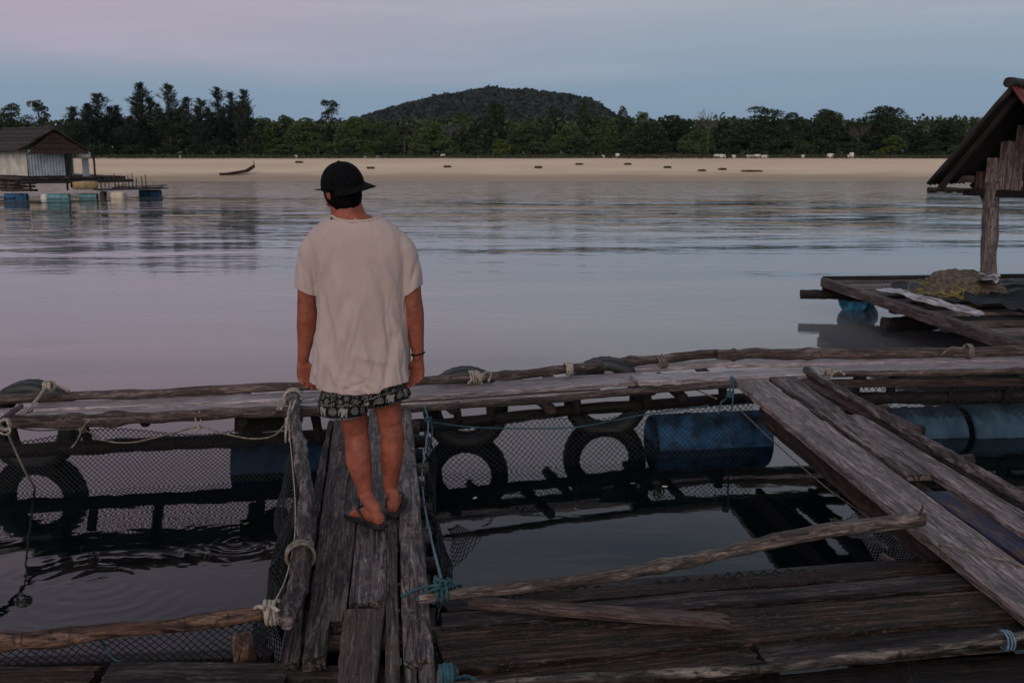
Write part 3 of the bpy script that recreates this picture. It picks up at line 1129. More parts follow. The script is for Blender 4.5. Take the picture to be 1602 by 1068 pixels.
for i, (px, top, w, Y, pr, mt, lab) in enumerate(BROAD):
    put_tree("broadleaf_tree", lab, pr, px, top - 1, w * 1.18, Y, M[mt], "broadleaf trees behind the beach", rot=i * 0.9)
put_tree("palm_tree", "small palm with drooping yellowish fronds at the foot of the hill", PP[0], 632, 186, 46, 84.5, M["palm"], None, parts=("trunk", "fronds"), base_w=0.62)
put_tree("dead_tree", "bare pale grey tree between two dark crowns", PD[0], 1106, 174, 38, 86, M["dry"], None, "paletrunk", parts=("trunk", "twigs"), base_w=0.46)
put_tree("dead_tree", "bare brownish tree left of the largest dark crown", PD[0], 1342, 196, 34, 85.5, M["dry"], None, "paletrunk", rot=2.0, parts=("trunk", "twigs"), base_w=0.46)
put_tree("dead_tree", "thin bare tree below the hill's left slope", PD[0], 705, 192, 36, 86, M["dry"], None, "paletrunk", rot=4.0, parts=("trunk", "twigs"), base_w=0.46)

BUSH = [(150, 226, 40, 0), (205, 222, 44, 0), (262, 224, 40, 0), (310, 226, 42, 0), (360, 222, 44, 0), (408, 224, 40, 0), (440, 220, 46, 1), (474, 226, 34, 2), (515, 222, 40, 1), (546, 226, 30, 0), (574, 226, 36, 2),
        (612, 220, 44, 0), (655, 218, 40, 1), (700, 216, 50, 1), (744, 214, 46, 0), (786, 212, 46, 2), (805, 226, 30, 2), (850, 216, 54, 1), (905, 214, 54, 0), (950, 232, 30, 2), (985, 212, 56, 0), (1040, 214, 54, 0), (1085, 212, 50, 1),
        (1140, 214, 50, 0), (1195, 214, 56, 0), (1250, 214, 50, 1), (1300, 216, 50, 0), (1345, 216, 44, 0), (1394, 212, 44, 2), (1445, 222, 48, 0), (1490, 224, 40, 1), (1535, 224, 40, 0)]
cnt = [0, 0, 0]
for i, (px, top, w, kd) in enumerate(BUSH):
    adj = ("dark low shrub", "mid green shrub", "bright yellow-green shrub")[kd]
    cnt[kd] += 1
    put_tree("beach_shrub", "%s at the beach top, %s of its colour from the left" % (adj, ORD[cnt[kd] - 1]), PU[i % 5], px, top, w, 83.0 + (i % 3) * 0.8,
             M[("darkleaf", "leaf", "brightleaf")[kd]], "shrubs along the beach top", rot=i * 1.1, parts=("stem", "foliage"), cat="shrub", base_w=0.95)

# ------------------------------------------------------------------ beach litter
def lump(name, loc, dims, mat, seed, label=None, cat=None, group=None, rot=0.0, rough=0.25, sub=2, parent=None):
    bm = bmesh.new()
    bmesh.ops.create_cube(bm, size=1.0)
    bmesh.ops.subdivide_edges(bm, edges=bm.edges, cuts=sub + 1, use_grid_fill=True)
    for v in bm.verts:
        d = v.co.normalized() * 0.62
        v.co = v.co.lerp(d, 0.35)
        v.co *= 1 + rough * fbm(v.co * 2.2, seed)
        v.co = Vector((v.co.x * dims[0], v.co.y * dims[1], (v.co.z + 0.42) * dims[2]))
    o = new_obj(name, bm_mesh(name, bm), mat, parent, Matrix.Translation(Vector(loc)) @ Matrix.Rotation(rot, 4, "Z"))
    if label:
        tag(o, label, cat, group)
    return o


FOAM = [(463, 245, 5, 4, "white foam lump left of the capped head, at the grass edge"), (693, 246, 7, 5, "white foam lump on the grass edge right of the person's shoulder"),
        (572, 246, 5, 3, "small white foam lump at the grass edge left of the cap's far side"), (590, 245, 6, 3, "flat white foam lump just above the beach right of the cap"),
        (966, 244, 10, 6, "white foam block left of the driftwood heap"), (943, 248, 6, 4, "small white scrap left of the foam block by the driftwood"),
        (1126, 244, 18, 5, "long white foam block right of the driftwood heap"), (1148, 244, 7, 4, "small foam lump right of the long foam block"),
        (1172, 248, 10, 4, "low foam scrap, leftmost of the scattered cluster"), (1184, 246, 9, 5, "foam lump in the middle of the scattered cluster"),
        (1196, 245, 11, 4, "flat foam slab, rightmost of the scattered cluster"), (1256, 248, 6, 4, "single small foam lump right of the scattered cluster"),
        (1299, 245, 14, 6, "pale foam block on a sand bump, right of the single lump"), (1330, 248, 14, 4, "flat white foam slab under a smaller one, far right beach"),
        (1332, 244, 7, 4, "small foam cube lying on the flat slab, far right beach"), (282, 247, 4, 3, "tiny white scrap on the beach below the casuarinas")]
for i, (px, py, w, h, lab) in enumerate(FOAM):
    Y = 80.6
    p = aty(px, py + h / 2, Y)
    k = 0.0525
    gz = ground_h(p.x, Y)
    if i == 14:
        gz += 0.2
    lump("foam_block", (p.x, Y, gz), (w * k, w * k * 0.6, h * k * 1.15), M["white_foam"], i * 3.1, lab, "foam block", "foam blocks on the beach", rot=i * 0.35)

# driftwood heap
dw = thing("driftwood_heap", aty(1060, 247, 80.8), "long low heap of grey brown driftwood poles at the beach top", "driftwood")
rnd = random.Random(8)
for i in range(26):
    cx = rnd.uniform(1010, 1108)
    p = aty(cx, 247, 80.8 + rnd.uniform(-0.6, 0.8))
    gz = ground_h(p.x, p.y)
    L = rnd.uniform(0.8, 2.2)
    a = rnd.uniform(-0.5, 0.5)
    d = Vector((math.cos(a) * L / 2, math.sin(a) * L / 2, rnd.uniform(-0.08, 0.12)))
    zz = gz + 0.06 + rnd.uniform(0, 0.32) * max(0.1, 1 - abs(cx - 1060) / 55)
    c = Vector((p.x, p.y, zz))
    pole(dw, M["pole"] if i % 3 else M["redwood"], [c - d, c + d], 0.035, 0.02, seed=i, ns=6, name="driftwood_pole", nseg=5)

# tufts of sea wrack on the sand
WR = [(842, 263, "dark weed tuft on the sand, leftmost of the beach tufts"), (906, 258, "dark weed tuft near the beach top right of the person"), (982, 258, "small low weed tuft, third of the beach tufts"),
      (1044, 263, "wide weed tuft below the driftwood heap"), (1098, 268, "thin weed tuft near the water right of the driftwood"), (1130, 266, "small round weed tuft below the long foam block"), (1176, 269, "long streak of weed near the waterline at right"),
      (700, 262, "small weed tuft on the sand right of the person's shoulder"), (580, 264, "thin weed streak on the sand right of the cap"), (468, 255, "faint weed streak on the sand left of the cap")]
for i, (px, py, lab) in enumerate(WR):
    d = ray(px, py)
    Y = 70.0
    for yy in np.arange(69.5, 82, 0.1):
        q = aty(px, py, yy)
        if q.z <= ground_h(q.x, yy):
            Y = yy
            break
    p = aty(px, py, Y)
    rsx = np.random.RandomState(i)
    n = 280
    cs = np.clip(rsx.normal(size=(n, 3)), -1.6, 1.6) * np.array([0.15 if i != 6 else 0.45, 0.09, 0.035])
    cs[:, 2] = np.abs(cs[:, 2]) + 0.03
    a = rand_unit(rsx, n)
    b = np.cross(a, rand_unit(rsx, n))
    Vq, Fq = quads(cs, a * 0.09, b * 0.03)
    tag(new_obj("weed_tuft", npmesh("weed_tuft", Vq, Fq), M["grass"], None, Matrix.Translation((p.x, p.y, ground_h(p.x, p.y)))), lab, "seaweed", "weed tufts on the sand")

# boat pulled up on the sand
p = aty(372, 265, 71.5)
bt = thing("wooden_boat", (p.x, 71.5, ground_h(p.x, 71.5)), "long brown wooden boat pulled up on the sand at left", "boat")
bmx = Matrix.Translation((p.x, 71.5, ground_h(p.x, 71.5) + 0.05)) @ Matrix.Rotation(R(14), 4, "Z") @ Matrix.Rotation(R(-9), 4, "Y") @ Matrix.Diagonal((0.74, 0.74, 0.70, 1))
V, F = [], []
n = 14
for i in range(n + 1):
    t = i / n
    x = (t - 0.5) * 3.4
    w = 0.42 * (1 - abs(2 * t - 1) ** 2.6) + 0.03
    hgt = 0.30 + 0.42 * max(0, t - 0.72) / 0.28 + 0.1 * max(0, 0.2 - t) / 0.2
    bot = 0.02 + 0.34 * max(0, t - 0.8) / 0.2
    for (yy, zz) in ((-w, hgt), (-w * 0.75, (hgt + bot) / 2 - 0.04), (0, bot), (w * 0.75, (hgt + bot) / 2 - 0.04), (w, hgt), (w * 0.9, hgt), (w * 0.64, (hgt + bot) / 2), (0, bot + 0.05), (-w * 0.64, (hgt + bot) / 2), (-w * 0.9, hgt)):
        V.append((x, yy, zz))
k = 10
for i in range(n):
    for j in range(k):
        F.append((i * k + j, i * k + (j + 1) % k, (i + 1) * k + (j + 1) % k, (i + 1) * k + j))
F += [tuple(range(k)), tuple(n * k + j for j in range(k))]
me = mesh("hull", V, F, False)
bmf(me)
new_obj("hull", me, M["redwood"], bt, bmx)
for xx in (-0.8, 0.1, 0.9):
    v, f = box_geo(0, 0, 0, 0.14, 0.66, 0.03)
    new_obj("thwart", mesh("thwart", v, f, False), M["pole"], bt, bmx @ Matrix.Translation((xx, 0, 0.27)))
new_obj("prow_post", mesh("prow_post", *box_geo(0, 0, 0, 0.08, 0.06, 0.42), False), M["redwood"], bt, bmx @ Matrix.Translation((1.66, 0, 0.78)))

# ------------------------------------------------------------------ floating house far left
HYD = 46.0
KH = 0.0300   # metres per pixel there
hc = aty(48, 302, HYD)
hz0 = 0.0
HOUSE_ROT = R(45)


def drum(name, mat, c, axis, r, L, label=None, group=None, cat="drum", capmat=None, seed=0):
    c = Vector(c)
    ax = Vector(axis).normalized()
    mw = frame_along(c - ax * L / 2, c + ax * L / 2)
    h = L
    prof = [(0.0, 0.015 * h), (r * 0.86, 0.015 * h), (r * 0.88, 0), (r * 0.97, 0), (r, 0.02 * h), (r * 1.0, 0.30 * h), (r * 1.035, 0.32 * h), (r * 1.035, 0.345 * h), (r, 0.365 * h), (r, 0.63 * h), (r * 1.035, 0.65 * h), (r * 1.035, 0.675 * h),
            (r, 0.695 * h), (r, 0.98 * h), (r * 0.97, h), (r * 0.88, h), (r * 0.86, 0.985 * h), (0.0, 0.985 * h)]
    root = thing(name, c - Vector((0, 0, r)), label, cat, group)
    revolve("body", prof, 28, mat, root, mw)
    for sy in (-1, 1):
        revolve("bung_cap", [(0.0, -0.012), (r * 0.1, -0.012), (r * 0.12, 0.004), (0, 0.004)], 12, capmat or mat, root, mw @ Matrix.Translation((0.004, sy * r * 0.5, 0.1 * r)))
    return root


def hwx(lx, ly, lz):
    """house-local metres -> world; local x along the gable wall, y along the long wall (away)"""
    cc, ss = math.cos(HOUSE_ROT), math.sin(HOUSE_ROT)
    return Vector((hc.x + lx * cc - ly * ss, hc.y + lx * ss + ly * cc, lz))


hs = thing("floating_house", hwx(1.3, 2.5, 0.35), "floating house with thatched roof and pale sheet walls at far left", "house")
WZ0, WZ1 = 1.0, 2.18
GW, LW = 2.1, 6.0


def sheet_wall(p0, p1, z0, z1, n, mat, seed):
    """upright sheets side by side, each slightly out of line"""
    r_ = random.Random(seed)
    for i in range(n):
        a_ = p0.lerp(p1, i / n)
        b_ = p0.lerp(p1, (i + 1) / n - 0.006)
        d = (b_ - a_).normalized()
        nr = Vector((d.y, -d.x, 0)) * r_.uniform(0, 0.035)
        V, F = [], []
        m = 9
        for q in range(m):
            t = q / (m - 1)
            p = a_.lerp(b_, t) + nr + Vector((d.y, -d.x, 0)) * 0.012 * math.cos(q * math.pi)
            V += [p + Vector((0, 0, z0 + r_.uniform(-0.01, 0.01))), p + Vector((0, 0, z1))]
        for q in range(m - 1):
            F.append((2 * q, 2 * q + 2, 2 * q + 3, 2 * q + 1))
        me_ = mesh("wall_sheet", V, F, False)
        o_ = new_obj("wall_sheet", me_, mat, hs)
        sm_ = o_.modifiers.new("thick", "SOLIDIFY")
        sm_.thickness = 0.02


sheet_wall(hwx(0, LW, 0), hwx(0, 0, 0), WZ0, WZ1, 7, M["wallcream"], 1)
sheet_wall(hwx(0, 0, 0), hwx(GW * 0.78, 0, 0), WZ0, WZ1, 3, M["wallgrey"], 2)
sheet_wall(hwx(GW, 0.2, 0), hwx(GW, LW, 0), WZ0, WZ1, 5, M["wallgrey"], 3)
v, f = box_geo(0, 0, 0, 0.30, 0.05, 0.95)
new_obj("porch_panel", mesh("porch_panel", v, f, False), M["wallgrey"], hs, Matrix.Translation(hwx(GW + 0.62, 0.3, 1.32)) @ Matrix.Rotation(HOUSE_ROT, 4, "Z"))
lump("bundle", hwx(GW + 0.55, 0.2, 1.80), (0.5, 0.35, 0.28), M["white_foam"], 3.0, parent=hs)
for (lx, ly) in ((GW + 0.95, 0.1), (GW * 0.8, 0.0), (0.02, 0.05), (GW + 0.95, 3.0)):
    pole(hs, M["beam"], [hwx(lx, ly, 0.3), hwx(lx, ly, 2.2)], 0.05, seed=int(lx * 9), ns=8, name="post")


def thatch_slope(p00, p01, p10, p11, rows, mat, seed, name="thatch_row", hang=0.16):
    """overlapping rows of palm thatch from ridge (p00-p01) to eave (p10-p11)"""
    r_ = random.Random(seed)
    nrm = (p01 - p00).cross(p10 - p00).normalized()
    if nrm.z < 0:
        nrm = -nrm
    for k in range(rows):
        t0 = k / rows
        t1 = (k + 1) / rows + hang / (p10 - p00).length * (1 if k < rows - 1 else 0.3)
        a0, a1 = p00.lerp(p10, t0), p01.lerp(p11, t0)
        b0, b1 = p00.lerp(p10, t1), p01.lerp(p11, t1)
        n_ = max(10, int((a1 - a0).length / 0.12))
        V, F = [], []
        for i in range(n_ + 1):
            u = i / n_
            top_ = a0.lerp(a1, u) + nrm * 0.012
            bot_ = b0.lerp(b1, u) + nrm * (0.06 + r_.uniform(-0.015, 0.015)) + (b0 - a0).normalized() * r_.uniform(-0.05, 0.09)
            V += [top_, top_.lerp(bot_, 0.55) + nrm * 0.012, bot_, bot_ - nrm * 0.05, top_ - nrm * 0.04]
        for i in range(n_):
            for j in range(5):
                F.append((i * 5 + j, i * 5 + (j + 1) % 5, (i + 1) * 5 + (j + 1) % 5, (i + 1) * 5 + j))
        F += [tuple(range(5)), tuple(n_ * 5 + j for j in range(5))]
        me_ = mesh(name, V, F, False)
        bmf(me_)
        mw_ = frame_along(a0, b0)
        me_.transform(mw_.inverted())
        new_obj(name, me_, mat, hs, mw_)


RZ, EZ = 3.12, 2.12
ov, gx = 0.45, 0.65
r0, r1 = hwx(GW / 2, -gx, RZ), hwx(GW / 2, LW, RZ + 0.03)
thatch_slope(r0, r1, hwx(-ov, -gx * 0.2, EZ), hwx(-ov, LW, EZ), 6, M["thatch"], 1)
thatch_slope(r0, r1, hwx(GW + ov + 0.2, -gx * 0.2, EZ), hwx(GW + ov + 0.2, LW, EZ), 6, M["thatch"], 2)
# thatched gable apron
ap = hwx(GW / 2, -gx + 0.25, RZ - 0.12)
for k in range(4):
    t0, t1 = k / 4, (k + 1) / 4 + 0.05
    bl_, br_ = hwx(-0.1, -0.42, EZ - 0.08), hwx(GW + 0.5, -0.42, EZ - 0.08)
    V, F = [], []
    n_ = 16
    r_ = random.Random(k)
    for i in range(n_ + 1):
        u = i / n_
        a_ = ap.lerp(bl_, t0).lerp(ap.lerp(br_, t0), u)
        b_ = ap.lerp(bl_, t1).lerp(ap.lerp(br_, t1), u) + Vector((0, 0, r_.uniform(-0.05, 0.03)))
        o_ = Vector((math.sin(HOUSE_ROT), -math.cos(HOUSE_ROT), 0))
        V += [a_, b_ + o_ * 0.05, b_ - o_ * 0.0, a_ - o_ * 0.04]
    for i in range(n_):
        for j in range(4):
            F.append((i * 4 + j, i * 4 + (j + 1) % 4, (i + 1) * 4 + (j + 1) % 4, (i + 1) * 4 + j))
    me_ = mesh("gable_thatch", V, F, False)
    bmf(me_)
    new_obj("gable_thatch", me_, M["thatchred"], hs)
pole(hs, M["thatch"], [r0 + Vector((0, 0, 0.03)), r1 + Vector((0, 0, 0.03))], 0.07, seed=3, ns=8, name="ridge_roll", nseg=14)
# its raft
raft = thing("house_raft", hwx(2, 2, 0.2), "dark timber raft carrying the thatched floating house", "raft")
for i in range(9):
    ly = -1.0 + i * 0.85
    pole(raft, M["beam"], [hwx(-0.7, ly, 0.74), hwx(4.4, ly, 0.74)], 0.07, seed=i, ns=7, nseg=6, name="cross_log")
for i in range(14):
    lx = -0.6 + i * 0.36
    pole(raft, M["beam"] if i % 3 else M["redwood"], [hwx(lx, -0.6 - 0.2 * (i % 2), 0.88), hwx(lx, 6.0, 0.88)], 0.06, seed=20 + i, ns=7, nseg=6, name="deck_log")
for row in range(3):
    for i in range(9):
        p = hwx(-0.75 - 0.03 * row, 0.35 + i * 0.62 + 0.2 * (row % 2), 0.34 + row * 0.16)
        q = p + Vector((math.cos(HOUSE_ROT), math.sin(HOUSE_ROT), 0)) * 1.2
        pole(raft, M["redwood"] if i % 2 else M["pole"], [p, q], 0.055, seed=i + row * 10, ns=7, nseg=4, name="log_end")
for i in range(7):
    plank(raft, M["beam"], hwx(2.2, -1.6 - i * 0.16, 0.40), hwx(5.4, -1.6 - i * 0.16, 0.40), 0.14, th=0.05, seed=i, nseg=6)
lump("crate_stack", hwx(1.9, -1.5, 0.42), (1.0, 0.6, 0.36), M["crate"], 1, "yellow brown wooden crate on the raft before the thatched house", "crate", rot=HOUSE_ROT, rough=0.06)
for i in range(11):
    p = hwx(2.6 + i * 0.22, -1.6 + 0.1 * (i % 3), 0.42)
    pole(raft, M["redwood"], [p, p + Vector((0.03 * (i % 3 - 1), 0, 0.42 + 0.08 * (i % 4)))], 0.022, seed=i, ns=6, nseg=3, name="stake")
drum("float_drum", M["blue_plastic"], aty(25, 303, HYD - 0.6) * Vector((1, 1, 0)).length if False else Vector((aty(25, 303, 45.4).x, 45.4, 0.07)), (1, 0.05, 0), 0.18, 0.98, "blue float drum under the left part of the thatched house raft", "float drums of the house raft", capmat=M["white_foam"])
drum("float_drum", M["teal_plastic"], Vector((aty(92, 303, 45.2).x, 45.2, 0.07)), (1, 0.08, 0), 0.17, 0.92, "teal float drum with a white end under the house raft", "float drums of the house raft", capmat=M["white_foam"])
lump("foam_float", Vector((aty(70, 304, 45.1).x, 45.1, -0.02)), (0.24, 0.3, 0.26), M["white_foam"], 5, "white foam float at the left end of the teal drum", "float", "floats of the house raft")
drum("float_drum", M["teal_plastic"], Vector((aty(138, 300, 46.4).x, 46.4, 0.05)), (1, 0.05, 0), 0.15, 0.8, "low dark teal drum between teal drum and cream float", "float drums of the house raft")
lump("foam_float", Vector((aty(185, 300, 46.0).x, 46.0, -0.05)), (0.58, 0.5, 0.36), M["cream_foam"], 7, "round cream coloured float at the right end of the house raft", "float", "floats of the house raft", rough=0.1)
lump("foam_float", Vector((aty(161, 300, 46.6).x, 46.6, -0.05)), (0.22, 0.3, 0.36), M["pole"], 9, "small brownish float left of the cream coloured float", "float", "floats of the house raft")
# small landing stage right of the house
pc = Vector((aty(225, 292, 48.5).x, 48.5, 0))
st_ = thing("landing_stage", pc, "small low landing stage of dark boards right of the thatched house", "raft")
for i in range(6):
    plank(st_, M["beam"] if i % 2 else M["farpole"], pc + Vector((-1.35, -0.5 + i * 0.2, 0.42)), pc + Vector((0.95, -0.5 + i * 0.2, 0.50)), 0.17, th=0.04, seed=i, nseg=6)
for i in range(4):
    pole(st_, M["beam"], [pc + Vector((-1.25 + i * 0.65, -0.62, 0.36)), pc + Vector((-1.25 + i * 0.65, 0.65, 0.36))], 0.05, seed=i, ns=7, nseg=4, name="cross_log")
drum("float_drum", M["blue_plastic"], pc + Vector((0.42, -0.35, 0.12)), (1, 0.03, 0), 0.17, 1.0, "dull blue drum under the small landing stage", "float drums of the house raft", capmat=M["pale_blue"])
lump("rag_bundle", pc + Vector((-1.1, 0.0, 0.47)), (0.5, 0.4, 0.16), M["cream_foam"], 4, "small pale bundle lying on the landing stage", "bundle")

# ------------------------------------------------------------------ fish-farm walkways
# centre walkway, the one the person stands on
cw = thing("plank_walkway", onz(590, 830, DECK - 0.1), "narrow walkway of cracked old planks under the person's feet", "walkway")
plankq(cw, M["walk"], (524, 648), (560, 648), (472, 1034), (509, 1026), th=0.05, z=DECK + 0.012, seed=1, rag=0.07, wob=0.006)
plankq(cw, M["walk"], (561, 648), (577, 648), (510, 985), (541, 958), th=0.05, z=DECK + 0.010, seed=2, rag=0.05, wob=0.005)
plankq(cw, M["walk"], (513, 655), (521, 655), (436, 1042), (466, 1038), th=0.05, z=DECK - 0.03, seed=3, rag=0.05, wob=0.014)
plankq(cw, M["walkgrey"], (579, 636), (604, 636), (545, 946), (606, 938), th=0.045, z=DECK + 0.006, seed=4, rag=0.02, wob=0.004)
plankq(cw, M["walkgrey"], (617.5, 636), (643, 636), (631, 1034), (680, 1031), th=0.045, z=DECK + 0.002, seed=5, rag=0.02, wob=0.004)
plankq(cw, M["warm"], (538, 955), (602, 948), (514, 1180), (578, 1180), th=0.045, z=DECK + 0.004, seed=6, rag=0.012, wob=0.006)
plankq(cw, M["walk"], (605.5, 636), (616, 636), (601, 1180), (629, 1180), th=0.045, z=DECK + 0.0, seed=7, rag=0.03, wob=0.004)
plankq(cw, M["walkgrey"], (632, 1040), (652, 1040), (636, 1190), (660, 1190), th=0.045, z=DECK - 0.012, seed=8, rag=0.05, wob=0.010)
plankq(cw, M["walkgrey"], (656, 1036), (681, 1036), (664, 1190), (694, 1190), th=0.045, z=DECK - 0.004, seed=9, rag=0.03, wob=0.008)
for i, y in enumerate((668, 694, 716, 738, 766, 800, 842, 886, 940, 1000, 1064)):
    xl = 516 - (y - 660) * 0.16
    xr = 656 + (y - 660) * 0.10 + (6 if i % 2 else 0)
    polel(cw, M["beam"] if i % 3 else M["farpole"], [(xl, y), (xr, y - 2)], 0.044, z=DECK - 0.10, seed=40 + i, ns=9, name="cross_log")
for (xa, xb, s_) in ((528, 470, 1), (640, 668, 2)):
    polel(cw, M["beam"], [(xa, 672), (xb, 1120)], 0.06, z=DECK - 0.22, seed=60 + s_, name="stringer")

# mottled log lying along its left side
lg = pole(None, M["bark"], [onz(456, 612, 0.62), onz(466, 690, 0.60), onz(478, 775, 0.585), onz(476, 850, 0.575), onz(464, 915, 0.57), onz(446, 972, 0.56)], 0.036, 0.034, seed=5, ns=16, name="bark_log", jit=0.5, knots=5)
tag(lg, "knotty mottled log lashed along the walkway left of the person", "log")

# far walkway, left half
fl = thing("log_walkway", onz(240, 640, DECK - 0.1), "grey log walkway running left behind the mottled log", "walkway")
polel(fl, M["farpole"], [(-140, 632), (150, 618), (300, 611), (505, 602)], 0.037, 0.034, z=DECK + 0.06, seed=2, name="pole")
plankl(fl, M["far"], (-140, 651), (52, 640), 0.17, z=DECK + 0.012, seed=10, rag=0.03)
plankl(fl, M["far"], (54, 634), (505, 617), 0.19, z=DECK + 0.022, seed=11, rag=0.03, w1=0.23)
plankl(fl, M["far"], (30, 650), (570, 629), 0.22, z=DECK + 0.004, seed=12, rag=0.03)
polel(fl, M["farpole"], [(18, 662), (160, 657), (330, 648), (540, 641)], 0.046, 0.04, z=DECK + 0.02, seed=3, name="pole", knots=2)
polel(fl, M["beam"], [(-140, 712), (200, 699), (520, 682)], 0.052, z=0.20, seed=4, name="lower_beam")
for i, x in enumerate((-60, 90, 235, 385, 470)):
    polel(fl, M["beam"], [(x + 4, 622), (x - 8, 660)], 0.04, z=DECK - 0.07, seed=70 + i, name="cross_log")
for i, x in enumerate((15, 128, 395, 492)):
    a_ = onz(x, 664 - x * 0.03, DECK - 0.1)
    pole(fl, M["beam"], [a_, a_ + Vector((0.03, 0.03, -0.22))], 0.034, seed=80 + i, name="post")
plank(fl, M["beam"], onz(372, 655, 0.44), onz(440, 648, 0.40), 0.13, th=0.10, seed=14, name="block")

# far walkway, middle: right of the person
fm = thing("plank_walkway", onz(860, 600, DECK - 0.1), "grey plank walkway just right of the person, tyres behind it", "walkway")
polel(fm, M["farpole"], [(600, 598), (668, 595), (800, 585), (960, 568), (1122, 553)], 0.032, 0.040, z=DECK + 0.06, seed=6, name="pole", knots=3)
plankl(fm, M["far"], (585, 615), (1012, 588), 0.33, z=DECK + 0.008, seed=20, rag=0.01)
plankl(fm, M["far"], (940, 578), (1150, 563), 0.16, z=DECK + 0.01, seed=21, rag=0.02)
plankl(fm, M["far"], (992, 591), (1292, 578), 0.24, z=DECK + 0.045, seed=22, rag=0.01, wob=0.003)
polel(fm, M["farpole"], [(585, 645), (760, 632), (930, 617), (1064, 606), (1165, 600)], 0.024, 0.030, z=DECK - 0.01, seed=7, name="pole")
plankl(fm, M["far"], (585, 632), (940, 609), 0.10, z=DECK - 0.04, seed=23, rag=0.02, th=0.05)
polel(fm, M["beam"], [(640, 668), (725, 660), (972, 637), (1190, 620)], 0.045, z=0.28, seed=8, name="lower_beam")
for i, (x, y) in enumerate(((700, 640), (762, 634), (850, 642), (885, 622), (1010, 612), (1060, 622), (1120, 606))):
    polel(fm, M["beam"] if i % 2 else M["redwood"], [(x - 30, y - 34), (x + 12, y)], 0.038, z=[DECK - 0.08, DECK - 0.10], seed=90 + i, name="cross_log")
for i, x in enumerate((712, 768, 900, 1010, 1130)):
    a_ = onz(x, 628 - (x - 700) * 0.075, DECK - 0.05)
    pole(fm, M["beam"], [a_, a_ + Vector((0.02, 0.0, -0.18))], 0.034, seed=100 + i, name="post")

# far walkway, right end
fr = thing("plank_walkway", onz(1440, 575, DECK - 0.1), "grey plank walkway at right with a thick log along its back", "walkway")
polel(fr, M["farpole"], [(1121, 553), (1200, 553), (1400, 551), (1700, 546)], 0.042, 0.048, z=DECK + 0.07, seed=9, name="log", knots=2)
plankl(fr, M["far"], (1130, 565), (1700, 557), 0.26, z=DECK + 0.004, seed=24, rag=0.02)
plankl(fr, M["far"], (1285, 576), (1700, 569), 0.25, z=DECK + 0.012, seed=25, rag=0.02)
polel(fr, M["farpole"], [(1276, 585), (1430, 584), (1700, 580)], 0.026, 0.026, z=DECK + 0.0, seed=10, name="pole", knots=4)
plankl(fr, M["redwood"], (1290, 594), (1700, 590), 0.06, z=DECK - 0.05, seed=26, th=0.06)
polel(fr, M["beam"], [(1300, 622), (1450, 622), (1720, 618)], 0.055, z=0.27, seed=11, name="lower_beam")
for i, x in enumerate((1345, 1400, 1500, 1590)):
    polel(fr, M["beam"], [(x - 20, 560), (x + 6, 596)], 0.04, z=DECK - 0.07, seed=110 + i, name="cross_log")
    a_ = onz(x, 596, DECK - 0.06)
    pole(fr, M["beam"], [a_ + Vector((0, 0.08, 0)), a_ + Vector((0, 0.10, -0.2))], 0.034, seed=115 + i, name="post")

# right-hand walkway coming towards the viewer
rw = thing("plank_walkway", onz(1400, 740, DECK - 0.1), "walkway of loose grey planks slanting down the right side", "walkway")
plankq(rw, M["right"], (1148, 594), (1194, 590), (1740, 1075), (1850, 1062), z=DECK + 0.03, seed=30, th=0.045, rag=0.02, wob=0.009)
plankq(rw, M["walkgrey"], (1199, 586), (1240, 585), (1424, 745), (1456, 740), z=DECK + 0.034, seed=31, th=0.035, rag=0.05, wob=0.008)
plankq(rw, M["redwood"], (1243, 592), (1282, 590), (1408, 676), (1440, 668), z=DECK + 0.015, seed=32, th=0.04, rag=0.05, wob=0.012)
plankq(rw, M["right"], (1322, 649), (1345, 646), (1650, 868), (1700, 856), z=DECK + 0.028, seed=33, th=0.035, rag=0.05, wob=0.008)
plankq(rw, M["front"], (1382, 668), (1412, 664), (1680, 846), (1730, 836), z=DECK - 0.005, seed=34, th=0.04, rag=0.04, wob=0.010)
plankq(rw, M["blue_paint"], (1450, 772), (1500, 762), (1680, 930), (1760, 905), z=DECK + 0.008, seed=35, th=0.06, rag=0.03, wob=0.006)
plankq(rw, M["front"], (1416, 752), (1436, 749), (1640, 935), (1680, 925), z=DECK - 0.012, seed=36, th=0.05, rag=0.03, wob=0.008)
plankq(rw, M["beam"], (1486, 752), (1500, 748), (1690, 900), (1720, 892), z=DECK - 0.03, seed=37, th=0.05, rag=0.03)
polel(rw, M["bark"], [(1262, 580), (1345, 630), (1430, 680), (1520, 732), (1620, 790), (1720, 850)], 0.028, 0.034, z=[DECK + 0.05, DECK + 0.055, DECK + 0.05, DECK + 0.05, DECK + 0.05, DECK + 0.04], seed=12, name="pole", jit=0.5, knots=7)
a_, b_ = onz(1186, 640, 0.36), onz(1450, 858, 0.36)
plank(rw, M["redwood"], a_ + Vector((0.03, 0, 0.06)), onz(1640, 1010, 0.36) + Vector((0.03, 0, 0.06)), 0.05, th=0.16, seed=38, name="side_board", wob=0.008)
polel(rw, M["beam"], [(1330, 640), (1760, 960)], 0.05, z=0.34, seed=13, name="stringer")
for i, (xa, ya, xb, yb) in enumerate(((1170, 622, 1330, 612), (1220, 655, 1390, 642), (1266, 690, 1440, 672), (1325, 738, 1520, 716), (1390, 790, 1600, 770), (1455, 842, 1690, 828), (1520, 900, 1720, 880))):
    polel(rw, M["redwood"] if i % 2 else M["beam"], [(xa, ya), (xb, yb)], 0.04, z=DECK - 0.06, seed=120 + i, name="cross_log")

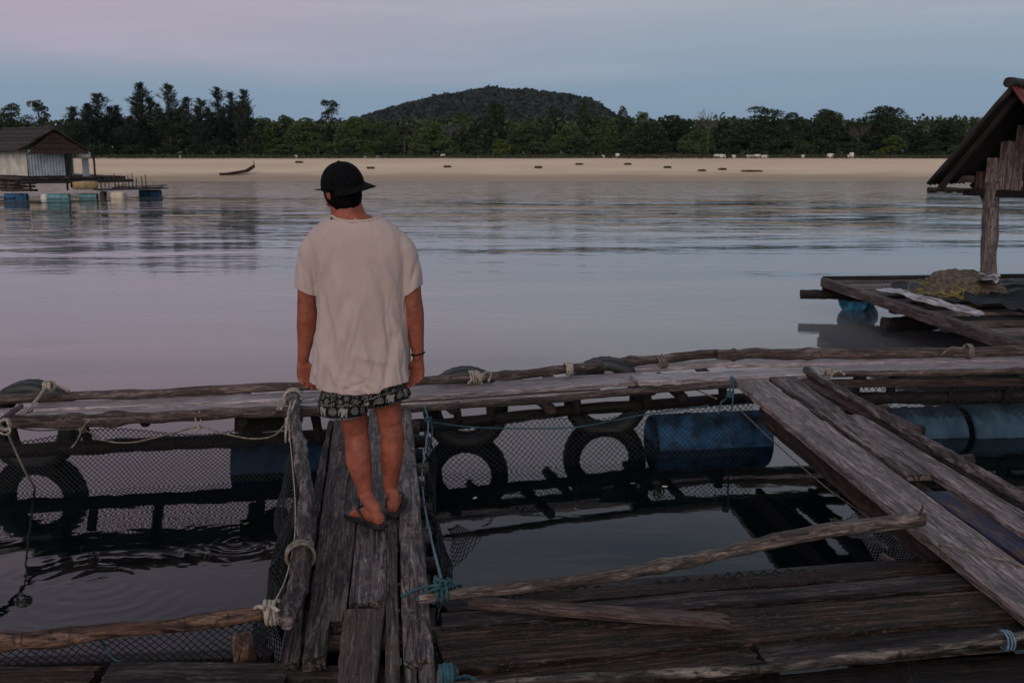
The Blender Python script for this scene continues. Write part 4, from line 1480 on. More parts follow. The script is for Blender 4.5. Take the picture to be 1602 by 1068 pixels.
# foreground deck bottom right
fd = thing("plank_deck", onz(1150, 985, DECK - 0.1), "dark deck of rough brown planks in the right foreground", "deck")
plankq(fd, M["front"], (688, 985), (684, 1050), (1580, 918), (1592, 966), z=DECK - 0.02, seed=41, th=0.06, rag=0.03, wob=0.012)
plankq(fd, M["frontgrey"], (690, 958), (688, 982), (1528, 893), (1540, 914), z=DECK - 0.03, seed=42, th=0.05, rag=0.03, wob=0.010)
plankq(fd, M["front"], (692, 938), (690, 956), (1500, 872), (1524, 892), z=DECK - 0.09, seed=43, th=0.06, rag=0.03, wob=0.010)
plankq(fd, M["front"], (690, 1062), (690, 1110), (1182, 1002), (1184, 1036), z=DECK - 0.035, seed=44, th=0.05, rag=0.03, wob=0.012)
plankq(fd, M["frontgrey"], (1182, 1001), (1184, 1034), (1680, 950), (1690, 990), z=DECK - 0.04, seed=45, th=0.05, rag=0.03, wob=0.014)
plankq(fd, M["beam"], (700, 925), (700, 940), (1440, 872), (1450, 886), z=DECK - 0.16, seed=46, th=0.06)
for i, x in enumerate((760, 960, 1180, 1400)):
    polel(fd, M["beam"], [(x, 945), (x + 30, 1110)], 0.045, z=DECK - 0.16, seed=130 + i, name="cross_log")
plankq(fd, M["beam"], (690, 1098), (690, 1190), (1720, 1010), (1760, 1090), z=DECK - 0.13, seed=48, th=0.06, wob=0.012)
fp = polel(None, M["palebark"], [(690, 1076), (900, 1063), (1182, 1046), (1400, 1021), (1720, 978)], 0.016, 0.019, z=DECK + 0.03, seed=15, name="bark_pole", jit=0.4, knots=4)
tag(fp, "thin pale flaking pole along the bottom edge of the dark deck", "pole")
wp = plankq(None, M["warm"], (728, 930), (732, 941), (1140, 958), (1152, 975), z=DECK + 0.015, seed=47, th=0.03, rag=0.06, wob=0.006)
wp.name = "loose_board"
tag(wp, "narrow loose board lying askew on the dark foreground deck", "board")

# bottom left boards
bl_ = thing("plank_deck", onz(250, 1050, DECK - 0.1), "rough grey plank at the bottom left below the pen net", "deck")
plankq(bl_, M["frontgrey"], (150, 1034), (150, 1100), (452, 1034), (450, 1092), z=DECK - 0.06, seed=51, th=0.07, rag=0.06, wob=0.016)
plankq(bl_, M["front"], (-160, 1046), (-160, 1090), (148, 1040), (146, 1084), z=DECK - 0.10, seed=52, th=0.06, rag=0.05, wob=0.014)
plankq(bl_, M["beam"], (-160, 1032), (-160, 1046), (430, 1012), (430, 1026), z=DECK - 0.20, seed=53, th=0.06)
plankq(bl_, M["frontgrey"], (-160, 1106), (-160, 1150), (455, 1100), (455, 1150), z=DECK - 0.05, seed=54, th=0.06, wob=0.012)
st2 = pole(None, M["redbark"], [onz(376, 1030, 0.40), onz(374, 1000, 0.50)], 0.05, 0.04, seed=22, name="stump", jit=0.5)
tag(st2, "short reddish stump at the bottom left pen corner", "stump")
lp = polel(None, M["redbark"], [(-160, 1012), (0, 1000), (150, 987), (300, 973), (462, 950)], 0.030, 0.024, z=DECK + 0.05, seed=16, name="bark_pole", jit=0.5, knots=5, ns=14)
tag(lp, "reddish peeling pole along the front of the left pen", "pole")

# long pole across the right pen
rp = polel(None, M["pole"], [(655, 938), (760, 922), (920, 905), (1100, 872), (1250, 838), (1443, 810)], 0.018, 0.036, z=[DECK + 0.04, DECK + 0.05, DECK + 0.05, DECK + 0.05, DECK + 0.06, DECK + 0.08], seed=17, name="driftwood_pole", knots=6, ns=14, jit=0.25)
tag(rp, "long pale crooked pole laid across the right pen", "pole")
tw = onz(1438, 806, DECK + 0.12)
V, F = tube_geo([tw, tw + Vector((0.01, 0, 0.03)), tw + Vector((0.015, 0, 0.06))], [0.008, 0.006, 0.002], 6)
new_obj("twig", mesh("twig", V, F), M["pole"], rp)
tk = pole(None, M["farpole"], [onz(-40, 690, 0.58), onz(34, 636, 0.60)], 0.022, 0.020, seed=18, name="short_pole")
tag(tk, "short pole end sticking out over the walkway at the left edge", "pole")
bs = pole(None, M["right"], [onz(1398, 880, 0.10), onz(1378, 868, 0.12)], 0.02, 0.02, seed=19, name="stick")
tag(bs, "short stick in the net behind the long pole's right end", "stick")

# ------------------------------------------------------------------ tyres used as fenders
def tyre(label, px, py_top, Y, ro=0.335, w=0.19, yaw=0.0, dz=0.0, lean=0.0):
    p = aty(px, py_top, Y)
    c = Vector((p.x, Y, p.z - ro))
    ri = ro * 0.60
    h = w / 2
    prof = [(ri, -h * 0.62), (ri * 1.06, -h * 0.80), (ro * 0.80, -h), (ro * 0.92, -h * 0.97), (ro * 0.985, -h * 0.80), (ro, -h * 0.66), (ro, -h * 0.30), (ro * 0.972, -h * 0.26), (ro * 0.972, -h * 0.16), (ro, -h * 0.12),
            (ro, h * 0.12), (ro * 0.972, h * 0.16), (ro * 0.972, h * 0.26), (ro, h * 0.30), (ro, h * 0.66), (ro * 0.985, h * 0.80), (ro * 0.92, h * 0.97), (ro * 0.80, h), (ri * 1.06, h * 0.80), (ri, h * 0.62),
            (ri * 1.08, h * 0.55), (ro * 0.82, h * 0.82), (ro * 0.93, h * 0.6), (ro * 0.93, -h * 0.6), (ro * 0.82, -h * 0.82), (ri * 1.08, -h * 0.55)]

    def warp(r, x, a, i, j):
        if 3 < j < 16 and i % 2 == 0 and abs(x) > h * 0.3:
            return r * 0.985
        return r

    mw = Matrix.Translation(c) @ Matrix.Rotation(yaw + math.pi / 2, 4, "Z") @ Matrix.Rotation(lean, 4, "Y")
    o = revolve("tyre", prof, 64, M["rubber"], None, mw, warp=warp)
    tag(o, label, "tyre", "old tyres hung along the walkway")
    return o


tyre("old black tyre behind the walkway at the left edge, rope on it", 46, 595, 7.10, ro=0.34)
tyre("old black tyre behind the walkway nearest the person", 728, 574, 7.62, ro=0.335)
tyre("old black tyre behind the walkway right of the other by the blue drum", 948, 559, 8.00, ro=0.345)

# ------------------------------------------------------------------ drums under the walkways
a_ = aty(1112, 676, 7.55)
drum("float_drum", M["blue_plastic"], Vector((a_.x, 7.66, 0.0)), (1, 0.16, 0), 0.225, 0.93, "bright blue float drum under the middle walkway behind the net", "float drums of the fish farm", capmat=M["pale_blue"])
a_ = aty(438, 705, 7.0)
drum("float_drum", M["dark_drum"], Vector((a_.x, 7.10, -0.05)), (1, 0.16, 0), 0.25, 0.72, "dark blue float drum behind the net left of the mottled log", "float drums of the fish farm")
a_ = aty(1472, 645, 7.9)
drum("float_drum", M["pale_blue"], Vector((a_.x - 0.15, 7.95, -0.06)), (1, 0.10, 0), 0.25, 0.62, "pale blue float drum under the right walkway, left one of two", "float drums of the fish farm")
drum("float_drum", M["pale_blue"], Vector((a_.x + 0.62, 8.0, -0.05)), (1, 0.10, 0), 0.26, 0.85, "pale float drum under the right walkway at the picture edge", "float drums of the fish farm", capmat=M["blue_plastic"])

# ------------------------------------------------------------------ nets
def nz_(px, py, z):
    return onz(px, py, z)


def drop(p, z, d=(0, 0, 0)):
    return Vector((p.x + d[0], p.y + d[1], z))


t0, t1 = onz(10, 672, 0.40), onz(470, 652, 0.40)
net("fishing_net", "fine dark net hanging below the left walkway at the back of the left pen", t0 + Vector((-0.6, -0.15, 0)), t1 + Vector((0, -0.1, 0)), drop(t0, -0.08, (-0.6, -0.3, 0)), drop(t1, -0.08, (0, -0.22, 0)), 0.0165, 0.07, 0.05, 1, r=0.0026)
t0, t1 = onz(668, 662, 0.36), onz(1010, 640, 0.36)
net("fishing_net", "dark net hanging below the middle walkway in front of the tyres", t0, t1, drop(t0, -0.06, (0, -0.12, 0)), drop(t1, -0.06, (0, -0.12, 0)), 0.021, 0.05, 0.05, 2, r=0.0026)
t0, t1 = onz(1012, 640, 0.36), onz(1180, 628, 0.40)
net("fishing_net", "dark net stretched in front of the bright blue drum", t0, t1, drop(t0, -0.06, (0.02, -0.1, 0)), drop(t1, -0.06, (0, -0.12, 0)), 0.021, 0.01, 0.03, 3, r=0.0026)
t0, t1 = onz(1300, 600, 0.42), onz(1720, 596, 0.42)
net("fishing_net", "wide-meshed net hanging below the right walkway over the pale drums", t0, t1, drop(t0, -0.06, (0, -0.1, 0)), drop(t1, -0.06, (0, -0.1, 0)), 0.030, 0.03, 0.04, 4, r=0.0026)
# right pen: side net under the right walkway and its front corner
t0, t1 = onz(1300, 778, 0.30), onz(1450, 868, 0.34)
net("fishing_net", "grey net bunched under the slanting walkway behind the long pole", onz(1296, 812, 0.04), onz(1385, 786, 0.14), onz(1392, 894, 0.02), onz(1452, 868, 0.22), 0.019, 0.02, 0.05, 5, r=0.0030, mat="greynet")
t0, t1 = onz(690, 800, 0.42), onz(700, 885, 0.42)
net("fishing_net", "small triangle of dark net at the walkway's right side", onz(700, 818, 0.40), onz(712, 818, 0.40), onz(708, 884, 0.05), onz(757, 838, 0.20), 0.024, 0.0, 0.03, 6, r=0.0028)
t0, t1 = onz(780, 924, 0.44), onz(1480, 872, 0.42)
net("fishing_net", "strip of torn net along the front of the right pen", t0, t1, drop(t0, 0.16, (0, 0.10, 0)), drop(t1, 0.16, (0, 0.10, 0)), 0.032, 0.03, 0.05, 7, r=0.0030, thin=0.10)
# left pen: front net and side net
t0, t1 = onz(-140, 1006, 0.50), onz(428, 962, 0.50)
net("fishing_net", "greenish net hanging under the reddish pole of the left pen", t0, t1, drop(t0, 0.10, (0, 0.1, 0)), drop(t1, 0.10, (-0.1, 0.1, 0)), 0.017, 0.02, 0.04, 8, r=0.0024)
t0, t1 = onz(460, 690, 0.55), onz(436, 945, 0.52)
net("fishing_net", "dark net hanging beside the mottled log down the left pen's side", t0, t1, drop(t0, -0.05, (-0.12, 0, 0)), drop(t1, 0.0, (-0.16, 0.05, 0)), 0.018, 0.03, 0.05, 9, r=0.0026)
t0, t1 = onz(662, 668, 0.44), onz(690, 900, 0.42)
net("fishing_net", "dark net hanging down the right side of the person's walkway", t0, t1, drop(t0, -0.05, (0.06, 0, 0)), drop(t1, -0.02, (0.10, 0.05, 0)), 0.024, 0.03, 0.05, 10, r=0.0026)

# ------------------------------------------------------------------ ropes and lashings
def G(px, py, z):
    return onz(px, py, z)


rope("rope", M["rope"], [coil(G(458, 622, 0.615), G(466, 690, 0.60) - G(456, 612, 0.62), 0.056, 5, 0.016, 1),
                         [G(448, 625, 0.62), G(440, 640, 0.60), G(437, 634, 0.6), G(434, 640, 0.60)],
                         [G(455, 628, 0.66), G(450, 655, 0.62), G(447, 680, 0.55), G(447, 692, 0.50)],
                         [G(462, 626, 0.67), G(455, 650, 0.62), G(453, 690, 0.52)],
                         [G(470, 624, 0.63), G(496, 619, 0.56)]], 0.0075, "pale rope lashing the top of the mottled log to the walkway")
rope("rope", M["oldrope"], [[G(20, 668, 0.47), G(60, 673, 0.45), G(128, 672, 0.44), G(160, 688, 0.40), G(205, 692, 0.39), G(260, 680, 0.42), G(312, 668, 0.45), G(350, 678, 0.43), G(395, 686, 0.40), G(430, 680, 0.42), G(452, 655, 0.52)]], 0.006, "dirty head rope of the net looping under the left walkway")
rope("rope", M["rope"], [[G(308, 642, 0.55), G(306, 656, 0.50), G(313, 672, 0.44)], [G(312, 643, 0.55), G(314, 660, 0.48), G(306, 676, 0.43)]], 0.006, "short pale tie holding up the left net's head rope")
rope("rope", M["oldrope"], [[G(143, 655, 0.56), G(133, 664, 0.52), G(127, 676, 0.46), G(120, 690, 0.40), G(112, 700, 0.36)], coil(G(129, 673, 0.46), (1, 0, 0.2), 0.022, 2, 0.012, 2)], 0.006, "thin brown tie with a loose end below the left walkway")
rope("rope", M["rope"], [[G(108, 611, 0.6), G(88, 604, 0.63), G(74, 604, 0.66), G(60, 622, 0.62), G(44, 640, 0.58), G(32, 654, 0.54)], coil(G(76, 604, 0.66), (1, 0, 0), 0.03, 3, 0.018, 3)], 0.011, "thick pale rope tied to the tyre at the left edge")
rope("rope", M["rope"], [coil(G(8, 664, 0.60), G(34, 636, 0.6) - G(-40, 690, 0.58), 0.032, 3, 0.014, 4), [G(14, 668, 0.6), G(16, 676, 0.57), G(8, 680, 0.56), G(0, 676, 0.58)], [G(10, 672, 0.56), G(22, 700, 0.40), G(40, 738, 0.18), G(56, 765, -0.02)]], 0.007, "pale rope running from the short pole end down into the water")
mp_ = (G(744, 590, 0.56), G(780, 586, 0.56))
rope("rope", M["rope"], [coil(G(742, 590, 0.56), (1, 0.2, 0), 0.045, 4, 0.020, 5, 1.1), coil(G(750, 588, 0.57), (0.6, 0.2, 0.8), 0.040, 3, 0.016, 6), [G(752, 590, 0.60), G(760, 582, 0.62), G(768, 584, 0.60), G(764, 597, 0.54)], [G(740, 592, 0.56), G(732, 600, 0.53)], [G(752, 592, 0.58), G(754, 602, 0.52)]], 0.008, "bunched pale rope knot on the pole right of the person's hand")
rope("rope", M["rope"], [coil(G(890, 577, 0.565), (1, 0.2, 0), 0.046, 4, 0.014, 7)], 0.008, "pale rope lashing round the pole midway along the middle walkway")
rope("rope", M["oldrope"], [coil(G(1036, 565, 0.565), (1, 0.2, 0.3), 0.05, 3, 0.022, 8)], 0.007, "brown rope lashing round the pole near the right end of the middle walkway")
rope("rope", M["rope"], [[G(1290, 584, 0.55), G(1296, 578, 0.60), G(1306, 577, 0.60), G(1300, 590, 0.54)], [G(1284, 580, 0.55), G(1298, 585, 0.545), G(1312, 580, 0.56), G(1322, 586, 0.54)], coil(G(1296, 584, 0.53), (1, 0, 0), 0.034, 2, 0.016, 9)], 0.0075, "pale rope knot where the right walkway meets the slanting one")
rope("rope", M["oldrope"], [[G(1472, 556, 0.56), G(1488, 544, 0.64), G(1504, 545, 0.65)] + coil(G(1516, 549, 0.57), (1, 0, 0), 0.056, 3, 0.013, 10)], 0.010, "old yellowish rope looped over the thick log at right")
rope("rope", M["tealrope"], [coil(G(692, 925, 0.56), (1, 0.1, 0), 0.040, 3, 0.020, 11, 1.1), [G(690, 915, 0.60), G(676, 916, 0.60), G(650, 922, 0.54), G(632, 932, 0.52), G(628, 930, 0.52)], [G(688, 918, 0.62), G(660, 930, 0.54), G(652, 936, 0.53), G(664, 940, 0.53), G(690, 930, 0.56)],
                             [G(696, 912, 0.62), G(706, 906, 0.60), G(700, 920, 0.58), G(684, 936, 0.54), G(678, 944, 0.52)], coil(G(690, 912, 0.58), (0.3, 0.2, 1), 0.028, 3, 0.014, 12), [G(690, 922, 0.6), G(715, 914, 0.56), G(722, 916, 0.54)]], 0.0065, "teal rope knotted round the left end of the long pole")
rope("rope", M["bluerope"], [[G(664, 634, 0.52), G(670, 660, 0.46), G(666, 700, 0.44), G(660, 740, 0.42), G(664, 790, 0.43), G(674, 840, 0.46), G(684, 880, 0.52), G(691, 908, 0.58)]], 0.006, "pale blue rope running down the walkway's right side to the teal knot")
rope("rope", M["tealrope"], [[G(662, 634, 0.54), G(668, 650, 0.48), G(676, 668, 0.42), G(674, 700, 0.3)], coil(G(670, 656, 0.47), (0.2, 0.2, 1), 0.02, 3, 0.012, 13)], 0.006, "teal rope tied to the walkway corner right of the person's knee")
rope("rope", M["tealrope"], [[G(1144, 588, 0.56), G(1143, 604, 0.50), G(1138, 622, 0.42), G(1128, 630, 0.40), G(1124, 648, 0.32)], [G(1147, 590, 0.55), G(1147, 612, 0.48), G(1146, 630, 0.40), G(1144, 650, 0.3), G(1142, 684, 0.12)], coil(G(1142, 616, 0.46), (0.2, 0, 1), 0.022, 4, 0.013, 14)], 0.007, "teal rope tied down over the blue drum at the walkway corner")
rope("rope", M["oldrope"], [[G(1062, 598, 0.48), G(1090, 610, 0.44), G(1122, 624, 0.40)]], 0.005, "thin slack cord running from the pole to the teal rope")
rope("rope", M["oldrope"], [[G(1155, 638, 0.36), G(1215, 695, 0.20), G(1290, 760, 0.16), G(1335, 792, 0.14), G(1420, 850, 0.22)]], 0.005, "thin straight line along the water side of the slanting walkway")
rope("rope", M["net_line"] if "net_line" in M else M["tealrope"], [[G(672, 660, 0.38), G(742, 668, 0.34), G(830, 670, 0.33), G(900, 668, 0.34), G(960, 658, 0.35), G(1010, 648, 0.37), G(1110, 634, 0.39)]], 0.005, "thin dark head line of the net below the middle walkway")
rope("rope", M["rope"], [coil(G(425, 958, 0.555), (1, 0.15, 0), 0.042, 3, 0.016, 15), [G(415, 952, 0.59), G(405, 948, 0.60), G(398, 952, 0.57)], [G(424, 948, 0.60), G(436, 956, 0.59), G(446, 972, 0.53)], [G(420, 950, 0.60), G(418, 966, 0.56), G(419, 974, 0.52)]], 0.0085, "white rope knot at the right end of the reddish pole")
rope("rope", M["oldrope"], [coil(G(470, 868, 0.575), G(464, 915, 0.57) - G(476, 850, 0.575), 0.058, 3, 0.015, 16)], 0.0075, "dull rope lashing round the middle of the mottled log")
rope("rope", M["oldrope"], [[G(130, 1000, 0.50), G(200, 994, 0.50), G(290, 985, 0.50), G(368, 975, 0.51)]], 0.006, "pale brown cord running under the reddish pole")
rope("rope", M["tealrope"], [[G(154, 992, 0.50), G(166, 1016, 0.40), G(178, 1030, 0.40), G(192, 1036, 0.42)]], 0.004, "thin green cord hanging over the bottom left net")
rope("rope", M["rope"], [[G(449, 640, 0.55), G(457, 720, 0.56), G(462, 790, 0.56), G(460, 850, 0.55), G(447, 905, 0.54), G(428, 945, 0.53)]], 0.004, "thin white-flecked cord along the mottled log's left side")
rope("rope", M["oldrope"], [[G(1466, 858, 0.50), G(1478, 852, 0.55), G(1530, 866, 0.55), G(1580, 878, 0.54), G(1620, 894, 0.52)]], 0.005, "thin cord lying across the lower end of the slanting planks")
rope("rope", M["bluerope"], [coil(G(1575, 1001, 0.53), (1, 0.12, 0), 0.034, 3, 0.012, 17), [G(1575, 1003, 0.5), G(1500, 1016, 0.46), G(1430, 1020, 0.44)]], 0.004, "blue grey cord tied round the thin pale pole at bottom right")
rope("rope", M["tealrope"], [coil(G(700, 1064, 0.50), (1, 0.1, 0), 0.05, 4, 0.012, 18), [G(708, 1062, 0.52), G(732, 1058, 0.48), G(750, 1068, 0.46)]], 0.008, "dark teal rope round a stub at the bottom centre")
stub = pole(None, M["walkgrey"], [onz(693, 1090, 0.42), onz(700, 1046, 0.52)], 0.040, 0.046, seed=27, name="stub", jit=0.6)
tag(stub, "split grey wooden stub wound with teal rope at bottom centre", "post")

# floating scraps on the pen water
SC = [(990, 755, "pale leaf floating in the right pen below the right tyre"), (743, 778, "pale scrap floating in the right pen beside the walkway"), (900, 795, "small pale twig floating in the right pen's dark reflection"), (1040, 760, "small scrap floating below the blue drum"), (385, 818, "small scrap floating in the left pen near the log")]
for i, (px, py, lab) in enumerate(SC):
    p = onz(px, py, 0.003)
    lump("floating_scrap", (p.x, p.y, -0.002), (0.035, 0.016, 0.006), M["white_foam"] if i % 2 else M["oldrope"], i, lab, "scrap", "scraps floating in the pens", rot=i, sub=1)

# ------------------------------------------------------------------ platform and hut on the right
PD_ = 0.46
pf = thing("plank_platform", onz(1450, 480, PD_ - 0.2), "dark plank platform of the neighbouring farm at right", "platform")
A_ = onz(1288, 438, PD_)      # far left corner
B_ = onz(1602, 541, PD_)      # edge towards the viewer
ed = (A_ - B_).normalized()
ex = Vector((ed.y, -ed.x, 0))
for i in range(22):
    t = i * 0.225
    p = A_ - ed * (t + 0.1) + ex * 0.02
    mt = ("farpole", "beam", "right", "farpole", "beam")[i % 5]
    if i in (7, 13, 16):
        continue
    plank(pf, M[mt], p, p + ex * 5.5, 0.205, th=0.04, seed=140 + i, nseg=14, wob=0.008, rag=0.04)
for k, (dx, zz) in enumerate(((0.0, 0.0), (0.9, -0.08), (2.2, -0.08))):
    plank(pf, M["farpole" if k == 0 else "beam"], A_ + ex * dx + Vector((0, 0, 0.035 + zz)), B_ + ex * dx - ed * 1.2 + Vector((0, 0, 0.035 + zz)), 0.10, th=0.12, seed=160 + k, nseg=30, wob=0.01, name="edge_beam")
plank(pf, M["beam"], A_ + Vector((0, 0, 0.05)), A_ + ex * 5.5 + Vector((0, 0, 0.05)), 0.08, th=0.2, seed=165, nseg=16, name="edge_beam")
pole(pf, M["beam"], [onz(1252, 461, 0.24), onz(1340, 463, 0.24), onz(1500, 470, 0.24)], 0.07, 0.06, seed=166, name="log")
pole(pf, M["beam"], [A_ - ed * 1.9 + Vector((0, 0, -0.3)), A_ - ed * 1.9 + ex * 5 + Vector((0, 0, -0.3))], 0.09, seed=167, name="log")
for k in range(3):
    q = B_ + ed * (0.5 + k * 1.2)
    plank(pf, M["right"], q + ex * 0.1 + Vector((0, 0, -0.14)), q + ex * 2.2 + Vector((0, 0, -0.14)), 0.16, th=0.03, seed=170 + k, nseg=10)
a_ = onz(1338, 474, 0.10)
drum("float_drum", M["cyan_plastic"], Vector((a_.x + 0.12, a_.y + 0.2, 0.16)), (0.55, 0.83, 0), 0.22, 0.62, "peeling cyan drum under the corner of the neighbouring platform", "float drums of the fish farm")


def cloth(name, label, cs_, mat, seed, amp=0.06, n=22, th=0.012, cat="tarpaulin", base=None):
    """crumpled sheet over four corners"""
    a, b, c, d = cs_
    V, F = [], []
    for j in range(n + 1):
        for i in range(n + 1):
            u, v = i / n, j / n
            p = a.lerp(b, u).lerp(d.lerp(c, u), v)
            f = fbm((u * 3.2, v * 3.2, 0), seed)
            p = p + Vector((0.05 * fbm((u * 4, v * 4, 5), seed), 0.05 * fbm((u * 4, v * 4, 9), seed), abs(f) * amp + 0.012 + 0.3 * amp * abs(fbm((u * 9, v * 9, 2), seed))))
            V.append(p)
    for j in range(n):
        for i in range(n):
            F.append((j * (n + 1) + i, j * (n + 1) + i + 1, (j + 1) * (n + 1) + i + 1, (j + 1) * (n + 1) + i))
    o0 = V[0].copy()
    o = new_obj(name, mesh(name, [q - o0 for q in V], F), mat, None, Matrix.Translation(o0))
    sm_ = o.modifiers.new("thick", "SOLIDIFY")
    sm_.thickness = th
    sm_.offset = 1.0
    return tag(o, label, cat)


z_ = PD_ + 0.03
cloth("tarpaulin", "black tarpaulin spread over the platform behind the net heap", [onz(1382, 459, z_), onz(1420, 444, z_), onz(1640, 440, z_ + 0.05), onz(1640, 462, z_ + 0.1)], M["black_tarp"], 1, 0.10)
cloth("tarpaulin", "black tarpaulin in front of the net heap on the platform", [onz(1430, 468, z_ + 0.02), onz(1450, 462, z_ + 0.04), onz(1680, 470, z_ + 0.1), onz(1650, 500, z_ + 0.02)], M["black_tarp"], 2, 0.16)
cloth("tarpaulin", "white edge strip of sheeting curling along the platform's near edge", [onz(1372, 456, z_ + 0.05), onz(1394, 453, z_ + 0.07), onz(1540, 494, z_ + 0.03), onz(1530, 497, z_ + 0.02)], M["white_tarp"], 3, 0.05, n=26)
cloth("tarpaulin", "crumpled white sheet propped up at the foot of the hut post", [onz(1448, 441, z_ + 0.02), onz(1462, 434, z_ + 0.10), onz(1562, 434, z_ + 0.34), onz(1560, 446, z_ + 0.26)], M["white_tarp"], 4, 0.06)
cloth("tarpaulin", "black cloth hanging below the crumpled white sheet", [onz(1480, 444, z_ + 0.10), onz(1556, 443, z_ + 0.30), onz(1562, 450, z_ + 0.02), onz(1490, 450, z_ + 0.0)], M["black_tarp"], 5, 0.03)
# heap of netting
bm = bmesh.new()
bmesh.ops.create_icosphere(bm, subdivisions=5, radius=1.0)
for v in bm.verts:
    s_ = 1 + 0.16 * fbm(v.co * 1.6, 3) + 0.05 * fbm(v.co * 7, 8) + 0.025 * fbm(v.co * 22, 2)
    v.co = Vector((v.co.x * 0.55 * s_, v.co.y * 0.46 * s_, max(-0.05, v.co.z) * 0.36 * s_))
hp = onz(1500, 469, z_)
heap = thing("net_heap", hp, "brown heap of netting with yellow rope on the platform", "net heap")
new_obj("netting", bm_mesh("netting", bm), M["netheap"], heap, Matrix.Translation(hp))
rnd = random.Random(4)
for k in range(4):
    pts = []
    a0 = rnd.uniform(3.4, 6.0)
    for i in range(7):
        a = a0 + rnd.uniform(-0.5, 0.5) + i * 0.10 * rnd.choice((-1, 1))
        e = rnd.uniform(0.1, 0.75)
        d = Vector((math.cos(a) * math.cos(e), math.sin(a) * math.cos(e), math.sin(e)))
        s_ = 1.05 + 0.16 * fbm(d * 1.6, 3)
        pts.append(hp + Vector((d.x * 0.55 * s_ - 0.06, d.y * 0.46 * s_, d.z * 0.36 * s_ + 0.01)))
    rope("yellow_rope", M["yellowrope"], [pts], 0.0032, parent=heap, ns=5)

# hut: post, gable wall of upright boards, dark sheet roof
HYT = 13.2
hut = thing("plank_hut", aty(1546, 440, HYT), "dark plank hut on a thick post with red roof sheet at right edge", "hut")
P0 = aty(1546, 452, HYT)
pole(hut, M["right"], [Vector((P0.x, HYT, 0.3)), Vector((P0.x - 0.03, HYT + 0.01, 1.1)), Vector((P0.x - 0.06, HYT, 1.85))], 0.105, 0.098, seed=180, ns=18, name="post", jit=0.18)
pole(hut, M["right"], [Vector((P0.x + 2.6, HYT + 0.3, 0.3)), Vector((P0.x + 2.6, HYT + 0.3, 1.95))], 0.10, 0.09, seed=181, ns=14, name="post")
pole(hut, M["right"], [Vector((P0.x + 0.1, HYT + 3.0, 0.3)), Vector((P0.x + 0.1, HYT + 3.0, 1.95))], 0.10, 0.09, seed=182, ns=14, name="post")
eave = Vector((P0.x - 0.55, HYT, 1.83))
rdg = Vector((P0.x + 0.40, HYT, 3.0))
zfloor = aty(1545, 299, HYT).z
slope = (rdg - eave)


def roof_z(x):
    return eave.z + (x - eave.x) / slope.x * slope.z


xw = P0.x - 0.31
i = 0
x = xw
while x < rdg.x + (rdg.x - xw) + 0.3:
    w = 0.13 + 0.03 * ((i * 7) % 3)
    xc = x + w / 2
    zt = min(roof_z(xc), 2 * rdg.z - roof_z(2 * 0 + xc) if xc > rdg.x else 99) - 0.22
    a0 = Vector((xc, HYT, zfloor + 0.01 * (i % 3)))
    mw_top = Vector((xc, HYT, max(zt, zfloor + 0.15)))
    pl_ = plank(hut, M["right"] if i % 4 else M["redwood"], a0, mw_top, w - 0.008, th=0.025, seed=190 + i, nseg=10, wob=0.006, name="wall_board")
    pl_.matrix_basis = Matrix(((0, -1, 0, xc), (0, 0, -1, HYT + 0.004 * (i % 3)), (1, 0, 0, a0.z), (0, 0, 0, 1))).to_4x4()
    x += w
    i += 1
# roof sheets: left slope dark, right slope red
RL = 3.6
dirx = slope.normalized()
nrm_ = Vector((-dirx.z, 0, dirx.x))


def roof_sheet(parent, p0, run, y0, y1, mat, seed, name="roof_sheet"):
    V, F = [], []
    nu, nv = 6, 18
    nn = run.cross(Vector((0, 1, 0))).normalized()
    if nn.z < 0:
        nn = -nn
    for j in range(nv + 1):
        yy = y0 + (y1 - y0) * j / nv
        for i_ in range(nu + 1):
            q = p0 + run * (i_ / nu)
            q = Vector((q.x, yy, q.z)) + nn * (0.016 * math.cos(j * math.pi) + 0.012 * fbm((i_ * 0.7, j * 0.2, 0), seed))
            V.append(q)
    for j in range(nv):
        for i_ in range(nu):
            F.append((j * (nu + 1) + i_, j * (nu + 1) + i_ + 1, (j + 1) * (nu + 1) + i_ + 1, (j + 1) * (nu + 1) + i_))
    o = new_obj(name, mesh(name, V, F, True), mat, parent)
    s = o.modifiers.new("thick", "SOLIDIFY")
    s.thickness = 0.02
    return o


for k in range(4):
    y0 = eave.y - 0.8 + k * 0.95
    roof_sheet(hut, eave + Vector((0, 0, 0.012 * (k % 2))), slope, y0, y0 + 1.0, M["darkroof"], k)
    rr_ = Vector((slope.x, 0, -slope.z))
    roof_sheet(hut, rdg + Vector((-0.02, 0, 0.06 + 0.012 * (k % 2))), rr_, y0, y0 + 1.0, M["redroof"], k + 9)
pole(hut, M["darkroof"], [Vector((rdg.x, eave.y - 0.86, rdg.z + 0.05)), Vector((rdg.x, eave.y + 3.3, rdg.z + 0.05))], 0.055, seed=7, ns=10, name="ridge_cap")
plank(hut, M["farpole"], Vector((xw - 0.40, HYT - 0.06, zfloor + 0.20)), Vector((xw + 0.02, HYT - 0.06, zfloor + 0.19)), 0.05, th=0.09, seed=211, name="tie_beam", nseg=8)
plank(hut, M["beam"], Vector((eave.x + 0.12, HYT - 0.02, zfloor + 0.02)), Vector((xw + 3.2, HYT - 0.02, zfloor + 0.0)), 0.08, th=0.09, seed=212, name="wall_plate", nseg=20)
for k in range(4):
    plank(hut, M["beam"], eave + Vector((0.04, -0.6 + k * 0.9, -0.05)), rdg + Vector((0, -0.6 + k * 0.9, -0.05)), 0.06, th=0.07, seed=215 + k, name="rafter", nseg=10)
plank(hut, M["beam"], Vector((xw + 0.06, HYT + 0.04, 1.80)), Vector((xw + 0.26, HYT + 0.04, 1.45)), 0.10, th=0.04, seed=219, name="bracket", nseg=6)
